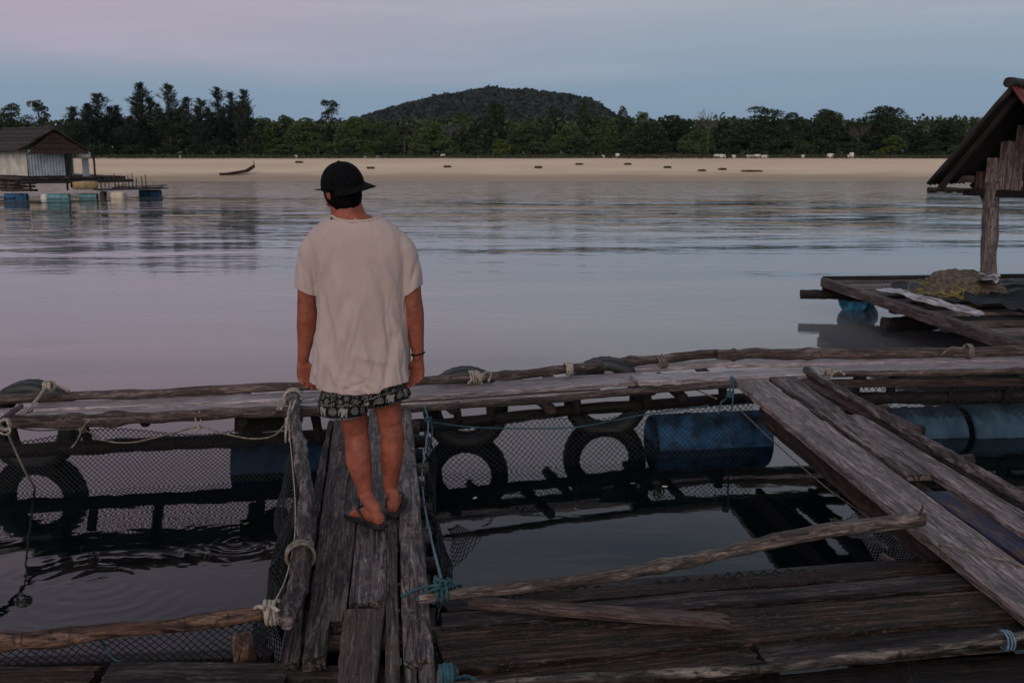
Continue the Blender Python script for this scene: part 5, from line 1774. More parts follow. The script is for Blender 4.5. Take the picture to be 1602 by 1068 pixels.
hut.matrix_basis = hut.matrix_basis @ Matrix.Rotation(R(-50), 4, "Z")
# distant float line behind the hut
fl_ = thing("floating_boom", aty(1540, 297, 52), "distant line of floating logs seen under the hut roof", "boom")
for k in range(3):
    a_ = Vector((aty(1452 + k * 52, 300, 52).x, 52, 0.10))
    pole(fl_, M["beam"] if k != 1 else M["farpole"], [a_, a_ + Vector((1.9, 0.1, 0.02))], 0.14, 0.12, seed=230 + k, name="log", ns=9, nseg=8)

# ------------------------------------------------------------------ the person
PY = 4.65
MPX = 0.00308
foot_c = onz(590, 815, DECK)
man = thing("person", (foot_c.x, foot_c.y, DECK), "person seen from behind in black cap, beige t-shirt and patterned shorts", "person")


def W(px, py, dy=0.0):
    return aty(px, py, PY + dy)


def loft(bm, secs, n=20, power=2.0):
    """secs: (centre, x half axis vector, y half axis vector)"""
    rings = []
    for c, ax, ay in secs:
        ring = []
        for j in range(n):
            a = 2 * math.pi * j / n
            cx, sy = math.cos(a), math.sin(a)
            if power != 2.0:
                cx = math.copysign(abs(cx) ** (2 / power), cx)
                sy = math.copysign(abs(sy) ** (2 / power), sy)
            ring.append(bm.verts.new(c + ax * cx + ay * sy))
        rings.append(ring)
    for a, b in zip(rings[:-1], rings[1:]):
        for j in range(n):
            j2 = (j + 1) % n
            bm.faces.new((a[j], a[j2], b[j2], b[j]))
    bm.faces.new(rings[0][::-1])
    bm.faces.new(rings[-1])


def limb(bm, pts, n=14, sub=4, flat=None):
    """pts: (Vector, radius) chain with rounded ends"""
    P = [p for p, r in pts]
    Rr = [r for p, r in pts]
    k = len(P) - 1
    path = catmull(P, k * sub)
    rad = [Rr[min(int(i / sub), k - 1)] + (Rr[min(int(i / sub), k - 1) + 1] - Rr[min(int(i / sub), k - 1)]) * ((i / sub) - min(int(i / sub), k - 1)) for i in range(k * sub + 1)]
    d0 = (path[0] - path[1]).normalized()
    d1 = (path[-1] - path[-2]).normalized()
    path = [path[0] + d0 * rad[0] * 0.75, path[0] + d0 * rad[0] * 0.45] + path + [path[-1] + d1 * rad[-1] * 0.45, path[-1] + d1 * rad[-1] * 0.75]
    rad = [rad[0] * 0.45, rad[0] * 0.85] + rad + [rad[-1] * 0.85, rad[-1] * 0.45]
    V, F = tube_geo(path, rad, n)
    vs_ = [bm.verts.new(v) for v in V]
    for f in F:
        bm.faces.new([vs_[i] for i in f])


def ellipsoid(bm, c, ax, ay, az, sub=3):
    m = Matrix((ax, ay, az)).transposed().to_4x4()
    m.translation = c
    bmesh.ops.create_icosphere(bm, subdivisions=sub, radius=1.0, matrix=m)


def remeshed(name, bm, voxel, smooth_it=4):
    """one continuous skin over overlapping closed pieces"""
    me0 = bm_mesh(name, bm)
    ob = bpy.data.objects.new("tmp", me0)
    C.objects.link(ob)
    md = ob.modifiers.new("remesh", "REMESH")
    md.mode = "VOXEL"
    md.voxel_size = voxel
    md.use_smooth_shade = True
    ms = ob.modifiers.new("smooth", "SMOOTH")
    ms.factor = 0.5
    ms.iterations = smooth_it
    dg = bpy.context.evaluated_depsgraph_get()
    me1 = bpy.data.meshes.new_from_object(ob.evaluated_get(dg))
    bpy.data.objects.remove(ob)
    bpy.data.meshes.remove(me0)
    me1.name = name
    me1.shade_smooth()
    return me1


X, Yv, Z = Vector((1, 0, 0)), Vector((0, 1, 0)), Vector((0, 0, 1))
# --- head frame: looking down to the left
yaw, pit = R(34), R(26)
hf = Vector((-math.sin(yaw) * math.cos(pit), math.cos(yaw) * math.cos(pit), -math.sin(pit)))
hr = hf.cross(Z).normalized()
hu = hr.cross(hf).normalized()
hcn = W(536, 301, 0.055)


def HP(x, y, z):
    return hcn + hr * x + hf * y + hu * z


bm = bmesh.new()
ellipsoid(bm, HP(0, -0.005, 0.02), hr * 0.076, hf * 0.098, hu * 0.10)            # skull
ellipsoid(bm, HP(0, 0.03, -0.045), hr * 0.062, hf * 0.066, hu * 0.080)           # face
ellipsoid(bm, HP(0, 0.052, -0.095), hr * 0.034, hf * 0.034, hu * 0.030)          # chin
for s in (-1, 1):
    ellipsoid(bm, HP(s * 0.038, 0.015, -0.075), hr * 0.028, hf * 0.050, hu * 0.034)   # jaw
    ellipsoid(bm, HP(s * 0.036, 0.080, -0.022), hr * 0.020, hf * 0.016, hu * 0.016)   # cheekbone
    ellipsoid(bm, HP(s * 0.077, -0.012, -0.010), hr * 0.009 + hf * -0.006, hf * 0.019, hu * 0.031)   # ear
    ellipsoid(bm, HP(s * 0.030, 0.086, 0.018), hr * 0.026, hf * 0.012, hu * 0.009)    # brow
limb(bm, [(HP(0, 0.090, 0.008), 0.008), (HP(0, 0.106, -0.022), 0.010), (HP(0, 0.108, -0.034), 0.013)], 10)   # nose
ellipsoid(bm, HP(0, 0.090, -0.062), hr * 0.024, hf * 0.010, hu * 0.007)
ellipsoid(bm, HP(0, 0.088, -0.074), hr * 0.021, hf * 0.010, hu * 0.007)
# neck and trunk
loft(bm, [(W(540, 300, 0.05), X * 0.055, Yv * 0.06), (W(545, 318, 0.03), X * 0.062, Yv * 0.064), (W(548, 332, 0.01), X * 0.070, Yv * 0.066), (W(551, 346, -0.005), X * 0.098, Yv * 0.070), (W(554, 360, -0.01), X * 0.120, Yv * 0.070)])
loft(bm, [(W(553, 350, 0.0), X * 0.11, Yv * 0.06), (W(557, 372, 0.0), X * 0.17, Yv * 0.075), (W(561, 410, 0), X * 0.19, Yv * 0.105), (W(565, 470, 0.01), X * 0.168, Yv * 0.11), (W(567, 530, 0.01), X * 0.155, Yv * 0.105), (W(567, 575, 0.0), X * 0.168, Yv * 0.115), (W(569, 605, 0.0), X * 0.165, Yv * 0.115), (W(570, 620, 0.0), X * 0.13, Yv * 0.09)], 28)
# arms
LW_ = W(474, 563, 0.015)
RW_ = W(654, 560, 0.015)
limb(bm, [(W(502, 388), 0.044), (W(490, 404), 0.046), (W(482, 432), 0.046), (W(480.5, 466), 0.0455), (W(480.5, 490, 0.0), 0.0475), (W(479.5, 510, 0.005), 0.0465), (W(478.5, 527, 0.008), 0.041), (W(476, 547, 0.012), 0.0315), (LW_, 0.0265)], 18)
limb(bm, [(W(616, 388), 0.044), (W(630, 404), 0.046), (W(641, 432), 0.046), (W(645, 466), 0.0445), (W(648, 488, 0.0), 0.0460), (W(649.5, 510, 0.005), 0.0430), (W(651, 530, 0.008), 0.0375), (W(653.5, 548, 0.012), 0.030), (RW_, 0.0265)], 18)


def hand(bm, wr, s):
    """s=+1: thumb towards +X; palm turned back to the viewer, fingers curled"""
    wx = (X * s + Yv * 0.35).normalized()
    n = (-Yv + X * s * 0.25).normalized()
    dn = (-Z + X * s * 0.06).normalized()
    loft(bm, [(wr - dn * 0.01, wx * 0.025, n * 0.019), (wr + dn * 0.022, wx * 0.031, n * 0.018), (wr + dn * 0.055, wx * 0.037, n * 0.016), (wr + dn * 0.084, wx * 0.037, n * 0.014), (wr + dn * 0.092, wx * 0.034, n * 0.010)], 16, 2.6)
    kn = wr + dn * 0.084
    for i, (ln, off) in enumerate(((0.066, 0.027), (0.074, 0.009), (0.069, -0.009), (0.054, -0.026))):
        b = kn + wx * off - dn * (0.003 * i)
        p = [b]
        curl = (n * 0.8 + wx * 0.45).normalized()
        for fr_, ang in ((0.42, 14), (0.33, 38 + 5 * i), (0.25, 62 + 5 * i)):
            d = dn * math.cos(R(ang)) + curl * math.sin(R(ang))
            p.append(p[-1] + d * ln * fr_)
        limb(bm, [(p[0], 0.0092), (p[1], 0.0086), (p[2], 0.0078), (p[3], 0.0066)], 10, 3)
    tb = wr + dn * 0.026 + wx * 0.024 + n * 0.006
    limb(bm, [(tb, 0.0130), (tb + dn * 0.028 + wx * 0.028 + n * 0.008, 0.0112), (tb + dn * 0.056 + wx * 0.036 + n * 0.014, 0.0096), (tb + dn * 0.080 + wx * 0.034 + n * 0.018, 0.0080)], 10, 3)


hand(bm, LW_, 1)
hand(bm, RW_, -1)
# legs and feet
SOLE = DECK + 0.026
LH = Vector((onz(597, 822, SOLE).x, onz(597, 822, SOLE).y, SOLE))
LD = (onz(543, 800, SOLE) - LH)
LD.z = 0
LD.normalize()
RH = Vector((onz(613, 806, SOLE).x, onz(613, 806, SOLE).y + 0.015, SOLE))
RD = Vector((0.02, 1, 0)).normalized()


def foot(bm, heel, d, s):
    """heel on the sole, d toe direction, s=+1 big toe on +right side"""
    rt = d.cross(Z).normalized()
    L = 0.245

    def F_(x, w, h, z, off=0.0):
        return (heel + d * (x * L) + rt * off + Z * z, rt * w, Z * h)

    loft(bm, [F_(0.0, 0.016, 0.016, 0.026), F_(0.03, 0.026, 0.027, 0.029), F_(0.12, 0.031, 0.033, 0.034), F_(0.25, 0.031, 0.040, 0.041), F_(0.40, 0.034, 0.036, 0.037), F_(0.56, 0.040, 0.027, 0.029), F_(0.70, 0.045, 0.020, 0.022), F_(0.80, 0.044, 0.015, 0.017), F_(0.84, 0.038, 0.010, 0.013)], 18, 2.3)
    for i, (w, ln) in enumerate(((0.0135, 0.052), (0.0100, 0.050), (0.0095, 0.043), (0.0090, 0.036), (0.0085, 0.028))):
        off = s * (0.033 - 0.0170 * i)
        b = heel + d * (0.80 * L - 0.006 * i) + rt * off + Z * 0.014
        limb(bm, [(b, w), (b + d * ln * 0.6 + Z * 0.002, w * 0.95), (b + d * ln - Z * 0.002, w * 0.82)], 10, 3)


foot(bm, LH, LD, 1)
foot(bm, RH, RD, -1)
la = LH + LD * 0.052 + Z * 0.075
ra = RH + RD * 0.052 + Z * 0.075
limb(bm, [(W(541, 588, 0.0), 0.088), (W(546, 620, 0.0), 0.080), (W(552, 648, 0.0), 0.0705), (W(556, 672, 0.0), 0.0610), (W(558, 686, -0.005), 0.0590), (W(560, 704, -0.02), 0.0625), (W(561, 720, -0.025), 0.0625), (W(565, 738, -0.03), 0.0545), (W(569, 757, -0.035), 0.0420), (W(573, 776, -0.045), 0.0345), (la, 0.0315), (la - Z * 0.03 , 0.029)], 20)
limb(bm, [(W(601, 588, 0.02), 0.085), (W(604, 620, 0.03), 0.072), (W(608, 645, 0.04), 0.061), (W(611, 664, 0.045), 0.0575), (W(613.5, 683, 0.04), 0.0605), (W(613.5, 702, 0.035), 0.0590), (W(612.5, 722, 0.04), 0.0530), (W(612, 742, 0.05), 0.0430), (W(611, 762, 0.065), 0.0345), (ra, 0.0310), (ra - Z * 0.03, 0.029)], 20)
body = remeshed("body", bm, 0.0042, 3)

SK = [((545, 678), (570, 676), 2.5, -0.0014), ((602, 668), (624, 666), 2.5, -0.0012), ((478, 486), (480, 500), 5.0, 0.003), ((650, 484), (650, 498), 5.0, 0.003), ((548, 690), (552, 735), 4, -0.003), ((606, 690), (608, 735), 4, -0.003), ((577, 780), (580, 800), 3.5, 0.003), ((611, 772), (611, 795), 3.0, 0.003)]
SKW = [(W(*a), W(*b), w * MPX, d) for a, b, w, d in SK]
nrms = [v.normal.copy() for v in body.vertices]
for v, nr in zip(body.vertices, nrms):
    p = v.co
    if nr.y > 0.3 or p.z > W(560, 480).z:
        continue
    d = 0.0
    for a, b, w, amp in SKW:
        ax_, az_ = b.x - a.x, b.z - a.z
        uc = min(1, max(0, ((p.x - a.x) * ax_ + (p.z - a.z) * az_) / (ax_ * ax_ + az_ * az_)))
        dx, dz = p.x - a.x - ax_ * uc, p.z - a.z - az_ * uc
        q = (dx * dx + dz * dz) / (w * w)
        if q < 7:
            d += amp * math.exp(-q)
    if d:
        v.co = p + nr * d

# skin material
m, t, b = material("tanned_skin")
tc = N(t, "ShaderNodeTexCoord")
nz1 = N(t, "ShaderNodeTexNoise", inp={"Scale": 13.0, "Detail": 8.0, "Roughness": 0.7})
nz2 = N(t, "ShaderNodeTexNoise", inp={"Scale": 160.0, "Detail": 3.0})
t.links.new(tc.outputs["Object"], nz1.inputs[0])
t.links.new(tc.outputs["Object"], nz2.inputs[0])
c = mixc(t, smooth(t, nz1.outputs[0], 0.3, 0.7), (0.165, 0.045, 0.026), (0.33, 0.098, 0.058))
t.links.new(c, b.inputs["Base Color"])
b.inputs["Roughness"].default_value = 0.62
b.inputs["Specular IOR Level"].default_value = 0.3
b.inputs["Subsurface Weight"].default_value = 0.12
b.inputs["Subsurface Radius"].default_value = (0.02, 0.008, 0.005)
bp = N(t, "ShaderNodeBump", inp={"Strength": 0.25, "Distance": 0.002})
t.links.new(nz2.outputs[0], bp.inputs["Height"])
t.links.new(bp.outputs[0], b.inputs["Normal"])
M["skin"] = m
new_obj("body", body, M["skin"], man)

# eyes (turned away from the viewer, but there)
M["eye"] = plain("eye_white", (0.6, 0.58, 0.55), 0.2, 0.05)
M["iris"] = plain("dark_iris", (0.02, 0.012, 0.01), 0.2, 0.05)
for s in (-1, 1):
    bm = bmesh.new()
    ellipsoid(bm, HP(s * 0.030, 0.083, 0.002), hr * 0.012, hf * 0.012, hu * 0.009, 2)
    e_ = new_obj("eye", bm_mesh("eye", bm), M["eye"], man)
    bm = bmesh.new()
    ellipsoid(bm, HP(s * 0.030, 0.0935, 0.001), hr * 0.005, hf * 0.002, hu * 0.005, 2)
    new_obj("iris", bm_mesh("iris", bm), M["iris"], e_)

# --- hair under the cap
M["hair"] = plain("black_hair", (0.0025, 0.0022, 0.0022), 0.8, 0.5, 60, 0.004, spec=0.08)
bm = bmesh.new()
cu_ = hu
NA, NB = 40, 12
grid = []
for i in range(NA + 1):
    az = R(-128 + 256 * i / NA)          # round the back of the head, 0 = straight back
    col = []
    for j in range(NB + 1):
        tt = j / NB
        lowz = -0.108 + 0.086 * min(1, max(0, (abs(az) - R(70)) / R(58)))
        z = 0.085 + (lowz - 0.085) * tt
        rr = math.sqrt(max(0.03, 1 - ((z - 0.02) / 0.165) ** 2))
        th_ = 1.085 - 0.05 * tt ** 4
        x_ = 0.077 * th_ * rr * math.sin(az)
        y_ = -0.100 * th_ * rr * math.cos(az) - 0.004
        q = HP(x_, y_, z) + (hr * math.sin(az) - hf * math.cos(az)) * (0.004 * fbm((az * 6, z * 60, 0), 3)) + hu * (0.004 * fbm((az * 14, 1, 0), 5) if j == NB else 0)
        col.append(bm.verts.new(q))
    grid.append(col)
for i in range(NA):
    for j in range(NB):
        bm.faces.new((grid[i][j], grid[i + 1][j], grid[i + 1][j + 1], grid[i][j + 1]))
hair = new_obj("hair", bm_mesh("hair", bm), M["hair"], man)
sm_ = hair.modifiers.new("thick", "SOLIDIFY")
sm_.thickness = 0.012
sm_.offset = -1

# --- cap, worn with the bill turned to the back right
M["cap"] = plain("black_cap_cloth", (0.0035, 0.0035, 0.004), 0.92, 0.4, 40, 0.001, spec=0.12)
cyaw = R(-36)                              # bill direction seen from above
ctilt = Matrix.Rotation(R(-7), 3, "Y") @ Matrix.Rotation(R(8), 3, "X")
cu = (ctilt @ Z).normalized()
cf = Vector((math.cos(cyaw), math.sin(cyaw), 0))
cf = (cf - cu * cf.dot(cu)).normalized()
cr_ = cf.cross(cu).normalized()
cc_ = W(536, 289, 0.05)


def CP(x, y, z):
    return cc_ + cr_ * x + cf * y + cu * z


V, F = [], []
NA, NB = 48, 14
for j in range(NB + 1):
    e = math.pi / 2 * j / NB
    for i in range(NA):
        a = 2 * math.pi * i / NA
        seam = 1 - 0.03 * (abs(math.cos(3 * a)) ** 18) * math.sin(e + 0.2)
        rr = math.cos(e) ** 0.82
        V.append(CP(0.099 * rr * math.cos(a) * seam, 0.107 * rr * math.sin(a) * seam, 0.108 * math.sin(e) ** 0.95 - 0.012 * (1 - j / NB)))
for j in range(NB):
    for i in range(NA):
        i2 = (i + 1) % NA
        F.append((j * NA + i, j * NA + i2, (j + 1) * NA + i2, (j + 1) * NA + i))
capr = new_obj("cap", mesh("cap", V, F), M["cap"], man)
s_ = capr.modifiers.new("thick", "SOLIDIFY")
s_.thickness = 0.004
V, F = [], []
nu, nv = 24, 8
for i in range(nu + 1):
    a = R(20 + 140 * i / nu)
    for j in range(nv + 1):
        t_ = j / nv
        rx, ry = 0.098, 0.106
        ext = 0.072 * (math.sin(math.pi * i / nu) ** 0.5)
        x_ = (rx + ext * 0.55 * t_) * math.cos(a)
        y_ = (ry + ext * t_) * math.sin(a)
        z_b = -0.006 - 0.010 * t_ - 0.9 * t_ * (x_ ** 2) * 1.9
        V.append(CP(x_, y_, z_b))
for i in range(nu):
    for j in range(nv):
        F.append((i * (nv + 1) + j, (i + 1) * (nv + 1) + j, (i + 1) * (nv + 1) + j + 1, i * (nv + 1) + j + 1))
bill = new_obj("bill", mesh("bill", V, F), M["cap"], capr)
s_ = bill.modifiers.new("thick", "SOLIDIFY")
s_.thickness = 0.005
btn = bmesh.new()
ellipsoid(btn, CP(0, 0, 0.109), cr_ * 0.008, cf * 0.008, cu * 0.004, 2)
new_obj("button", bm_mesh("button", btn), M["cap"], capr)
sp_ = [W(506, 296, 0.02), W(499, 297, 0.02), W(492, 296.5, 0.03)]
V, F = tube_geo(sp_, [0.007, 0.006, 0.0035], 8, flat=0.55)
new_obj("strap_end", mesh("strap_end", V, F), M["cap"], capr)

# --- t-shirt
bm = bmesh.new()
TS = [  # py, left px, right px, depth half, dy
    (335, 524, 591, 0.058, 0.000), (340, 514, 600, 0.068, -0.002), (347, 502, 611, 0.082, -0.004), (355, 491, 621, 0.094, -0.004), (365, 483, 630, 0.106, -0.004), (378, 481, 635, 0.116, -0.003), (395, 485, 637, 0.124, -0.002), (415, 490, 637, 0.130, 0.0),
    (440, 494, 636, 0.134, 0.0), (465, 496, 635, 0.136, 0.0), (495, 495, 637, 0.137, 0.0), (525, 493, 639, 0.138, 0.0), (555, 491, 641, 0.142, 0.0), (580, 489, 642, 0.146, 0.0), (598, 488, 643, 0.148, 0.0), (618, 487, 643, 0.149, 0.0), (630, 487, 643, 0.149, 0.0)]
secs = []
for (py, l, r, dh, dy) in TS:
    a_, b_ = W(l, py, dy), W(r, py, dy)
    secs.append(((a_ + b_) / 2, X * ((b_ - a_).length / 2), Yv * dh))
loft(bm, secs, 48, 2.35)
# sleeves
limb(bm, [(W(520, 370), 0.052), (W(500, 379), 0.062), (W(488, 394), 0.0625), (W(482.5, 415), 0.058), (W(480.5, 438), 0.057), (W(480, 462), 0.0575), (W(479.5, 476), 0.0575)], 28)
limb(bm, [(W(598, 370), 0.052), (W(618, 379), 0.062), (W(631, 394), 0.0625), (W(639, 415), 0.056), (W(643, 438), 0.0525), (W(645.5, 462), 0.050), (W(646.5, 476), 0.049)], 28)
shirt = remeshed("t_shirt", bm, 0.0050, 12)
# folds and hems
CR = [((497, 398), (497, 462), 5, -0.0035), ((634, 398), (634, 462), 5, -0.0025), ((618, 520), (604, 612), 6, -0.010), ((628, 500), (622, 600), 8, 0.006), ((548, 462), (514, 545), 7, -0.007), ((560, 478), (528, 560), 7, 0.005), ((590, 410), (628, 500), 7, -0.006),
      ((602, 405), (632, 470), 6, 0.005), ((530, 395), (505, 470), 7, -0.006), ((518, 390), (503, 430), 5, 0.004), ((545, 574), (596, 590), 4.5, -0.002), ((535, 588), (585, 604), 3, 0.002), ((496.5, 388), (497, 462), 1.6, -0.0011), ((633.5, 388), (634, 462), 1.6, -0.0011), ((553, 470), (530, 520), 3, 0.0025), ((571, 470), (548, 560), 3, 0.0022), ((606, 470), (612, 540), 3, -0.003), ((560, 545), (612, 560), 6, 0.005), ((575, 590), (586, 604), 3, -0.005),
      ((548, 598), (575, 588), 3, -0.004), ((555, 400), (556, 470), 14, -0.006), ((470, 400), (487, 450), 4, -0.004), ((655, 405), (642, 450), 4, -0.004), ((500, 540), (496, 605), 5, -0.006), ((512, 545), (508, 608), 5, 0.006), ((582, 470), (596, 560), 9, -0.005), ((524, 350), (512, 372), 4, 0.002), ((590, 350), (606, 372), 4, 0.002)]
CRW = [(W(*a), W(*b), w * MPX, d * (2.3 if w < 5 else 1.7)) for a, b, w, d in CR]
zhem = W(560, 610, -0.14).z
nrms = [v.normal.copy() for v in shirt.vertices]
for v, nr in zip(shirt.vertices, nrms):
    p = v.co
    d = 0.0
    back = 1.0 if p.y < PY + 0.02 else 0.5
    for a, b, w, amp in CRW:
        ax_, az_ = b.x - a.x, b.z - a.z
        L2 = ax_ * ax_ + az_ * az_
        u = ((p.x - a.x) * ax_ + (p.z - a.z) * az_) / L2
        uc = min(1, max(0, u))
        dx, dz = p.x - a.x - ax_ * uc, p.z - a.z - az_ * uc
        q = (dx * dx + dz * dz) / (w * w)
        if q < 9:
            d += amp * math.exp(-q) * back * (1 - 0.6 * abs(2 * uc - 1))
    low = min(1, max(0, (W(560, 400).z - p.z) / 0.6))
    f1 = fbm((p.x * 10 + p.z * 2.4, p.y * 10, p.z * 1.2), 4.0)
    f2 = fbm((p.x * 19 - p.z * 5.0, p.y * 19, p.z * 2.5), 7.0)
    d += (0.004 + 0.016 * low) * (0.32 - abs(f1)) * 1.4 + (0.0015 + 0.006 * low) * (0.3 - abs(f2))
    # hem band is a touch proud
    v.co = p + nr * d
bm = bmesh.new()
bm.from_mesh(shirt)
# open the bottom and the sleeve ends, and give the tail its uneven hem
hemL, hemR = W(490, 604, 0).z, W(641, 601, 0).z


def hem_z(x):
    u = (x - W(488, 608).x) / (W(643, 608).x - W(488, 608).x)
    pxh = np.interp(u, [0, 0.2, 0.5, 0.72, 0.75, 0.82, 1.0], [604, 612.5, 616.5, 613, 608, 604, 601])
    return aty(560, float(pxh), PY - 0.12).z


def sleeve_z(x):
    px = float(np.interp(x, [W(462, 452).x, W(497, 452).x, W(633, 452).x, W(660, 452).x], [447, 463, 463, 445]))
    return W(480, px).z


kill = []
xa_, xb_ = W(497.5, 462).x, W(632.5, 462).x
for f in bm.faces:
    c = f.calc_center_median()
    inner = xa_ < c.x < xb_ or c.z < W(560, 492).z
    if inner and c.z < hem_z(c.x):
        kill.append(f)
    elif not inner and c.z < sleeve_z(c.x) and c.z > W(560, 492).z and (c.x < xa_ - 0.004 or c.x > xb_ + 0.004):
        kill.append(f)
bmesh.ops.delete(bm, geom=kill, context="FACES")
for v in bm.verts:
    if v.is_boundary:
        if v.co.z < W(560, 560).z:
            v.co.z = hem_z(v.co.x)
        elif v.co.z < W(480, 425).z and (v.co.x < xa_ - 0.004 or v.co.x > xb_ + 0.004):
            v.co.z = sleeve_z(v.co.x)
# neck hole
ncx = W(557, 338).x
kill = [f for f in bm.faces if f.normal.z > 0.6 and abs(f.calc_center_median().x - ncx) < 0.112 and f.calc_center_median().z > W(553, 343.0, -0.05).z]
bmesh.ops.delete(bm, geom=kill, context="FACES")
bm.to_mesh(shirt)
bm.free()
shirt.shade_smooth()
m, t, b = material("beige_cotton")
tc = N(t, "ShaderNodeTexCoord")
nz1 = N(t, "ShaderNodeTexNoise", inp={"Scale": 7.0, "Detail": 5.0, "Roughness": 0.6})
nz2 = N(t, "ShaderNodeTexNoise", inp={"Scale": 420.0, "Detail": 2.0})
nz3 = N(t, "ShaderNodeTexNoise", inp={"Scale": 38.0, "Detail": 6.0, "Roughness": 0.65, "Distortion": 0.8})
for q in (nz1, nz2, nz3):
    t.links.new(tc.outputs["Object"], q.inputs[0])
c = mixc(t, smooth(t, nz1.outputs[0], 0.3, 0.7), (0.405, 0.315, 0.285), (0.455, 0.360, 0.325))
c = mixc(t, mth(t, "MULTIPLY", smooth(t, nz2.outputs[0], 0.4, 0.62), 0.25), c, (0.45, 0.36, 0.32))
t.links.new(c, b.inputs["Base Color"])
b.inputs["Roughness"].default_value = 0.9
b.inputs["Specular IOR Level"].default_value = 0.15
b.inputs["Sheen Weight"].default_value = 0.15
h_ = mth(t, "ADD", mth(t, "MULTIPLY", nz3.outputs[0], 0.8), mth(t, "MULTIPLY", nz2.outputs[0], 0.15))
bp = N(t, "ShaderNodeBump", inp={"Strength": 0.4, "Distance": 0.0018})
t.links.new(h_, bp.inputs["Height"])
t.links.new(bp.outputs[0], b.inputs["Normal"])
so = new_obj("t_shirt", shirt, m, man)
s_ = so.modifiers.new("thick", "SOLIDIFY")
s_.thickness = 0.0035
s_.offset = -1
# ribbed collar
pts = [W(519, 338, -0.01), W(527, 343, -0.055), W(540, 346, -0.078), W(556, 347, -0.082), W(572, 346, -0.076), W(587, 342.5, -0.05), W(597, 339, -0.01), W(592, 341, 0.045), W(575, 350, 0.08), W(552, 354, 0.085), W(530, 349, 0.07), W(520, 342, 0.035), W(519, 338, -0.01)]
V, F = tube_geo(catmull(pts, 72), 0.0058, 8, flat=1.5)
new_obj("collar", mesh("collar", V, F), m, so)

# --- shorts
bm = bmesh.new()
loft(bm, [(W(566, 560, 0), X * 0.17, Yv * 0.112), (W(567, 585, 0), X * 0.182, Yv * 0.112), (W(568, 606, 0), X * 0.195, Yv * 0.114), (W(569, 624, 0), X * 0.205, Yv * 0.116)], 40, 2.3)
loft(bm, [(W(538, 596, 0), X * 0.098, Yv * 0.106), (W(535.5, 625, -0.002), X * 0.121, Yv * 0.124), (W(536, 645, -0.005), X * 0.121, Yv * 0.122), (W(536, 660, -0.008), X * 0.121, Yv * 0.121)], 36, 2.2)
loft(bm, [(W(604, 596, 0.01), X * 0.092, Yv * 0.106), (W(607.5, 618, 0.03), X * 0.110, Yv * 0.120), (W(608, 636, 0.045), X * 0.108, Yv * 0.118), (W(608, 645, 0.055), X * 0.106, Yv * 0.116)], 36, 2.2)
shorts = remeshed("shorts", bm, 0.0042, 4)
nrms = [v.normal.copy() for v in shorts.vertices]
for v, nr in zip(shorts.vertices, nrms):
    p = v.co
    v.co = p + nr * (0.010 * fbm((p.x * 7, p.y * 7, p.z * 2), 6.0) + 0.003 * fbm((p.x * 20, p.y * 20, p.z * 8), 2.0))
bm = bmesh.new()
bm.from_mesh(shorts)
kill = []
xmid = W(577, 640).x
for f in bm.faces:
    c = f.calc_center_median()
    if c.x < xmid:
        zl = aty(540, 655 + 1.5 * math.sin(c.x * 30), PY - 0.12).z
    else:
        u = (c.x - xmid) / 0.2
        zl = aty(608, 644 - 15 * min(1, max(0, u * 1.15)), PY - 0.09).z
    if c.z < zl:
        kill.append(f)
bmesh.ops.delete(bm, geom=kill, context="FACES")
for v in bm.verts:
    if v.is_boundary and v.co.z < W(560, 610).z:
        if v.co.x < xmid:
            v.co.z = aty(540, 655 + 1.5 * math.sin(v.co.x * 30), PY - 0.12).z
        else:
            u = (v.co.x - xmid) / 0.2
            v.co.z = aty(608, 644 - 15 * min(1, max(0, u * 1.15)), PY - 0.09).z
kill = [f for f in bm.faces if f.normal.z > 0.8 and f.calc_center_median().z > W(560, 570).z]
bmesh.ops.delete(bm, geom=kill, context="FACES")
bm.to_mesh(shorts)
bm.free()
shorts.shade_smooth()
# printed cloth: rows of little animals, rosettes and dotted lines on black
ELE = ["..####......", ".########.##", "############", "#.##########", "#..########.", "#..##.##.##.", "#..##.##.##.", "...##....##."]


def print_at(u, v):
    """u metres round the leg, v metres above the hem -> 0..1 white"""
    if v < 0.008:
        return 0.7 if (u / 0.006) % 1 < 0.5 else 0.0
    if v < 0.014:
        return 0.0
    if v < 0.062:                      # animals and rosettes
        k = (u / 0.050) % 1
        y = (v - 0.016) / 0.042
        if int(u // 0.050) % 2 == 0:
            ix, iy = int(k * 15) - 1, 7 - int(y * 8)
            if 0 <= ix < 12 and 0 <= iy < 8:
                return 0.85 if ELE[iy][ix] == "#" else 0.0
            return 0.0
        r = math.hypot((k - 0.5) * 0.050, v - 0.038)
        a = math.atan2(v - 0.038, (k - 0.5) * 0.050)
        if r < 0.005:
            return 0.5
        return 0.45 if r < 0.019 and (math.sin(r * 900) > 0 or math.sin(a * 9) > 0.5) else 0.0
    if v < 0.070:
        return 0.6 if (u / 0.008) % 1 < 0.45 else 0.0
    if v < 0.115:                      # lattice of small flowers
        k = (u / 0.032) % 1 - 0.5
        y = ((v - 0.070) / 0.032 + (0.5 if int(u // 0.032) % 2 else 0)) % 1 - 0.5
        r = math.hypot(k, y)
        a = math.atan2(y, k)
        return 0.55 if abs(r - (0.22 + 0.13 * math.cos(6 * a))) < 0.085 or r < 0.07 else 0.0
    if v < 0.122:
        return 0.55 if (u / 0.006) % 1 < 0.5 else 0.0
    k, y = (u / 0.024) % 1 - 0.5, (v / 0.024) % 1 - 0.5
    return 0.45 if abs(abs(k) + abs(y) - 0.33) < 0.08 else 0.0


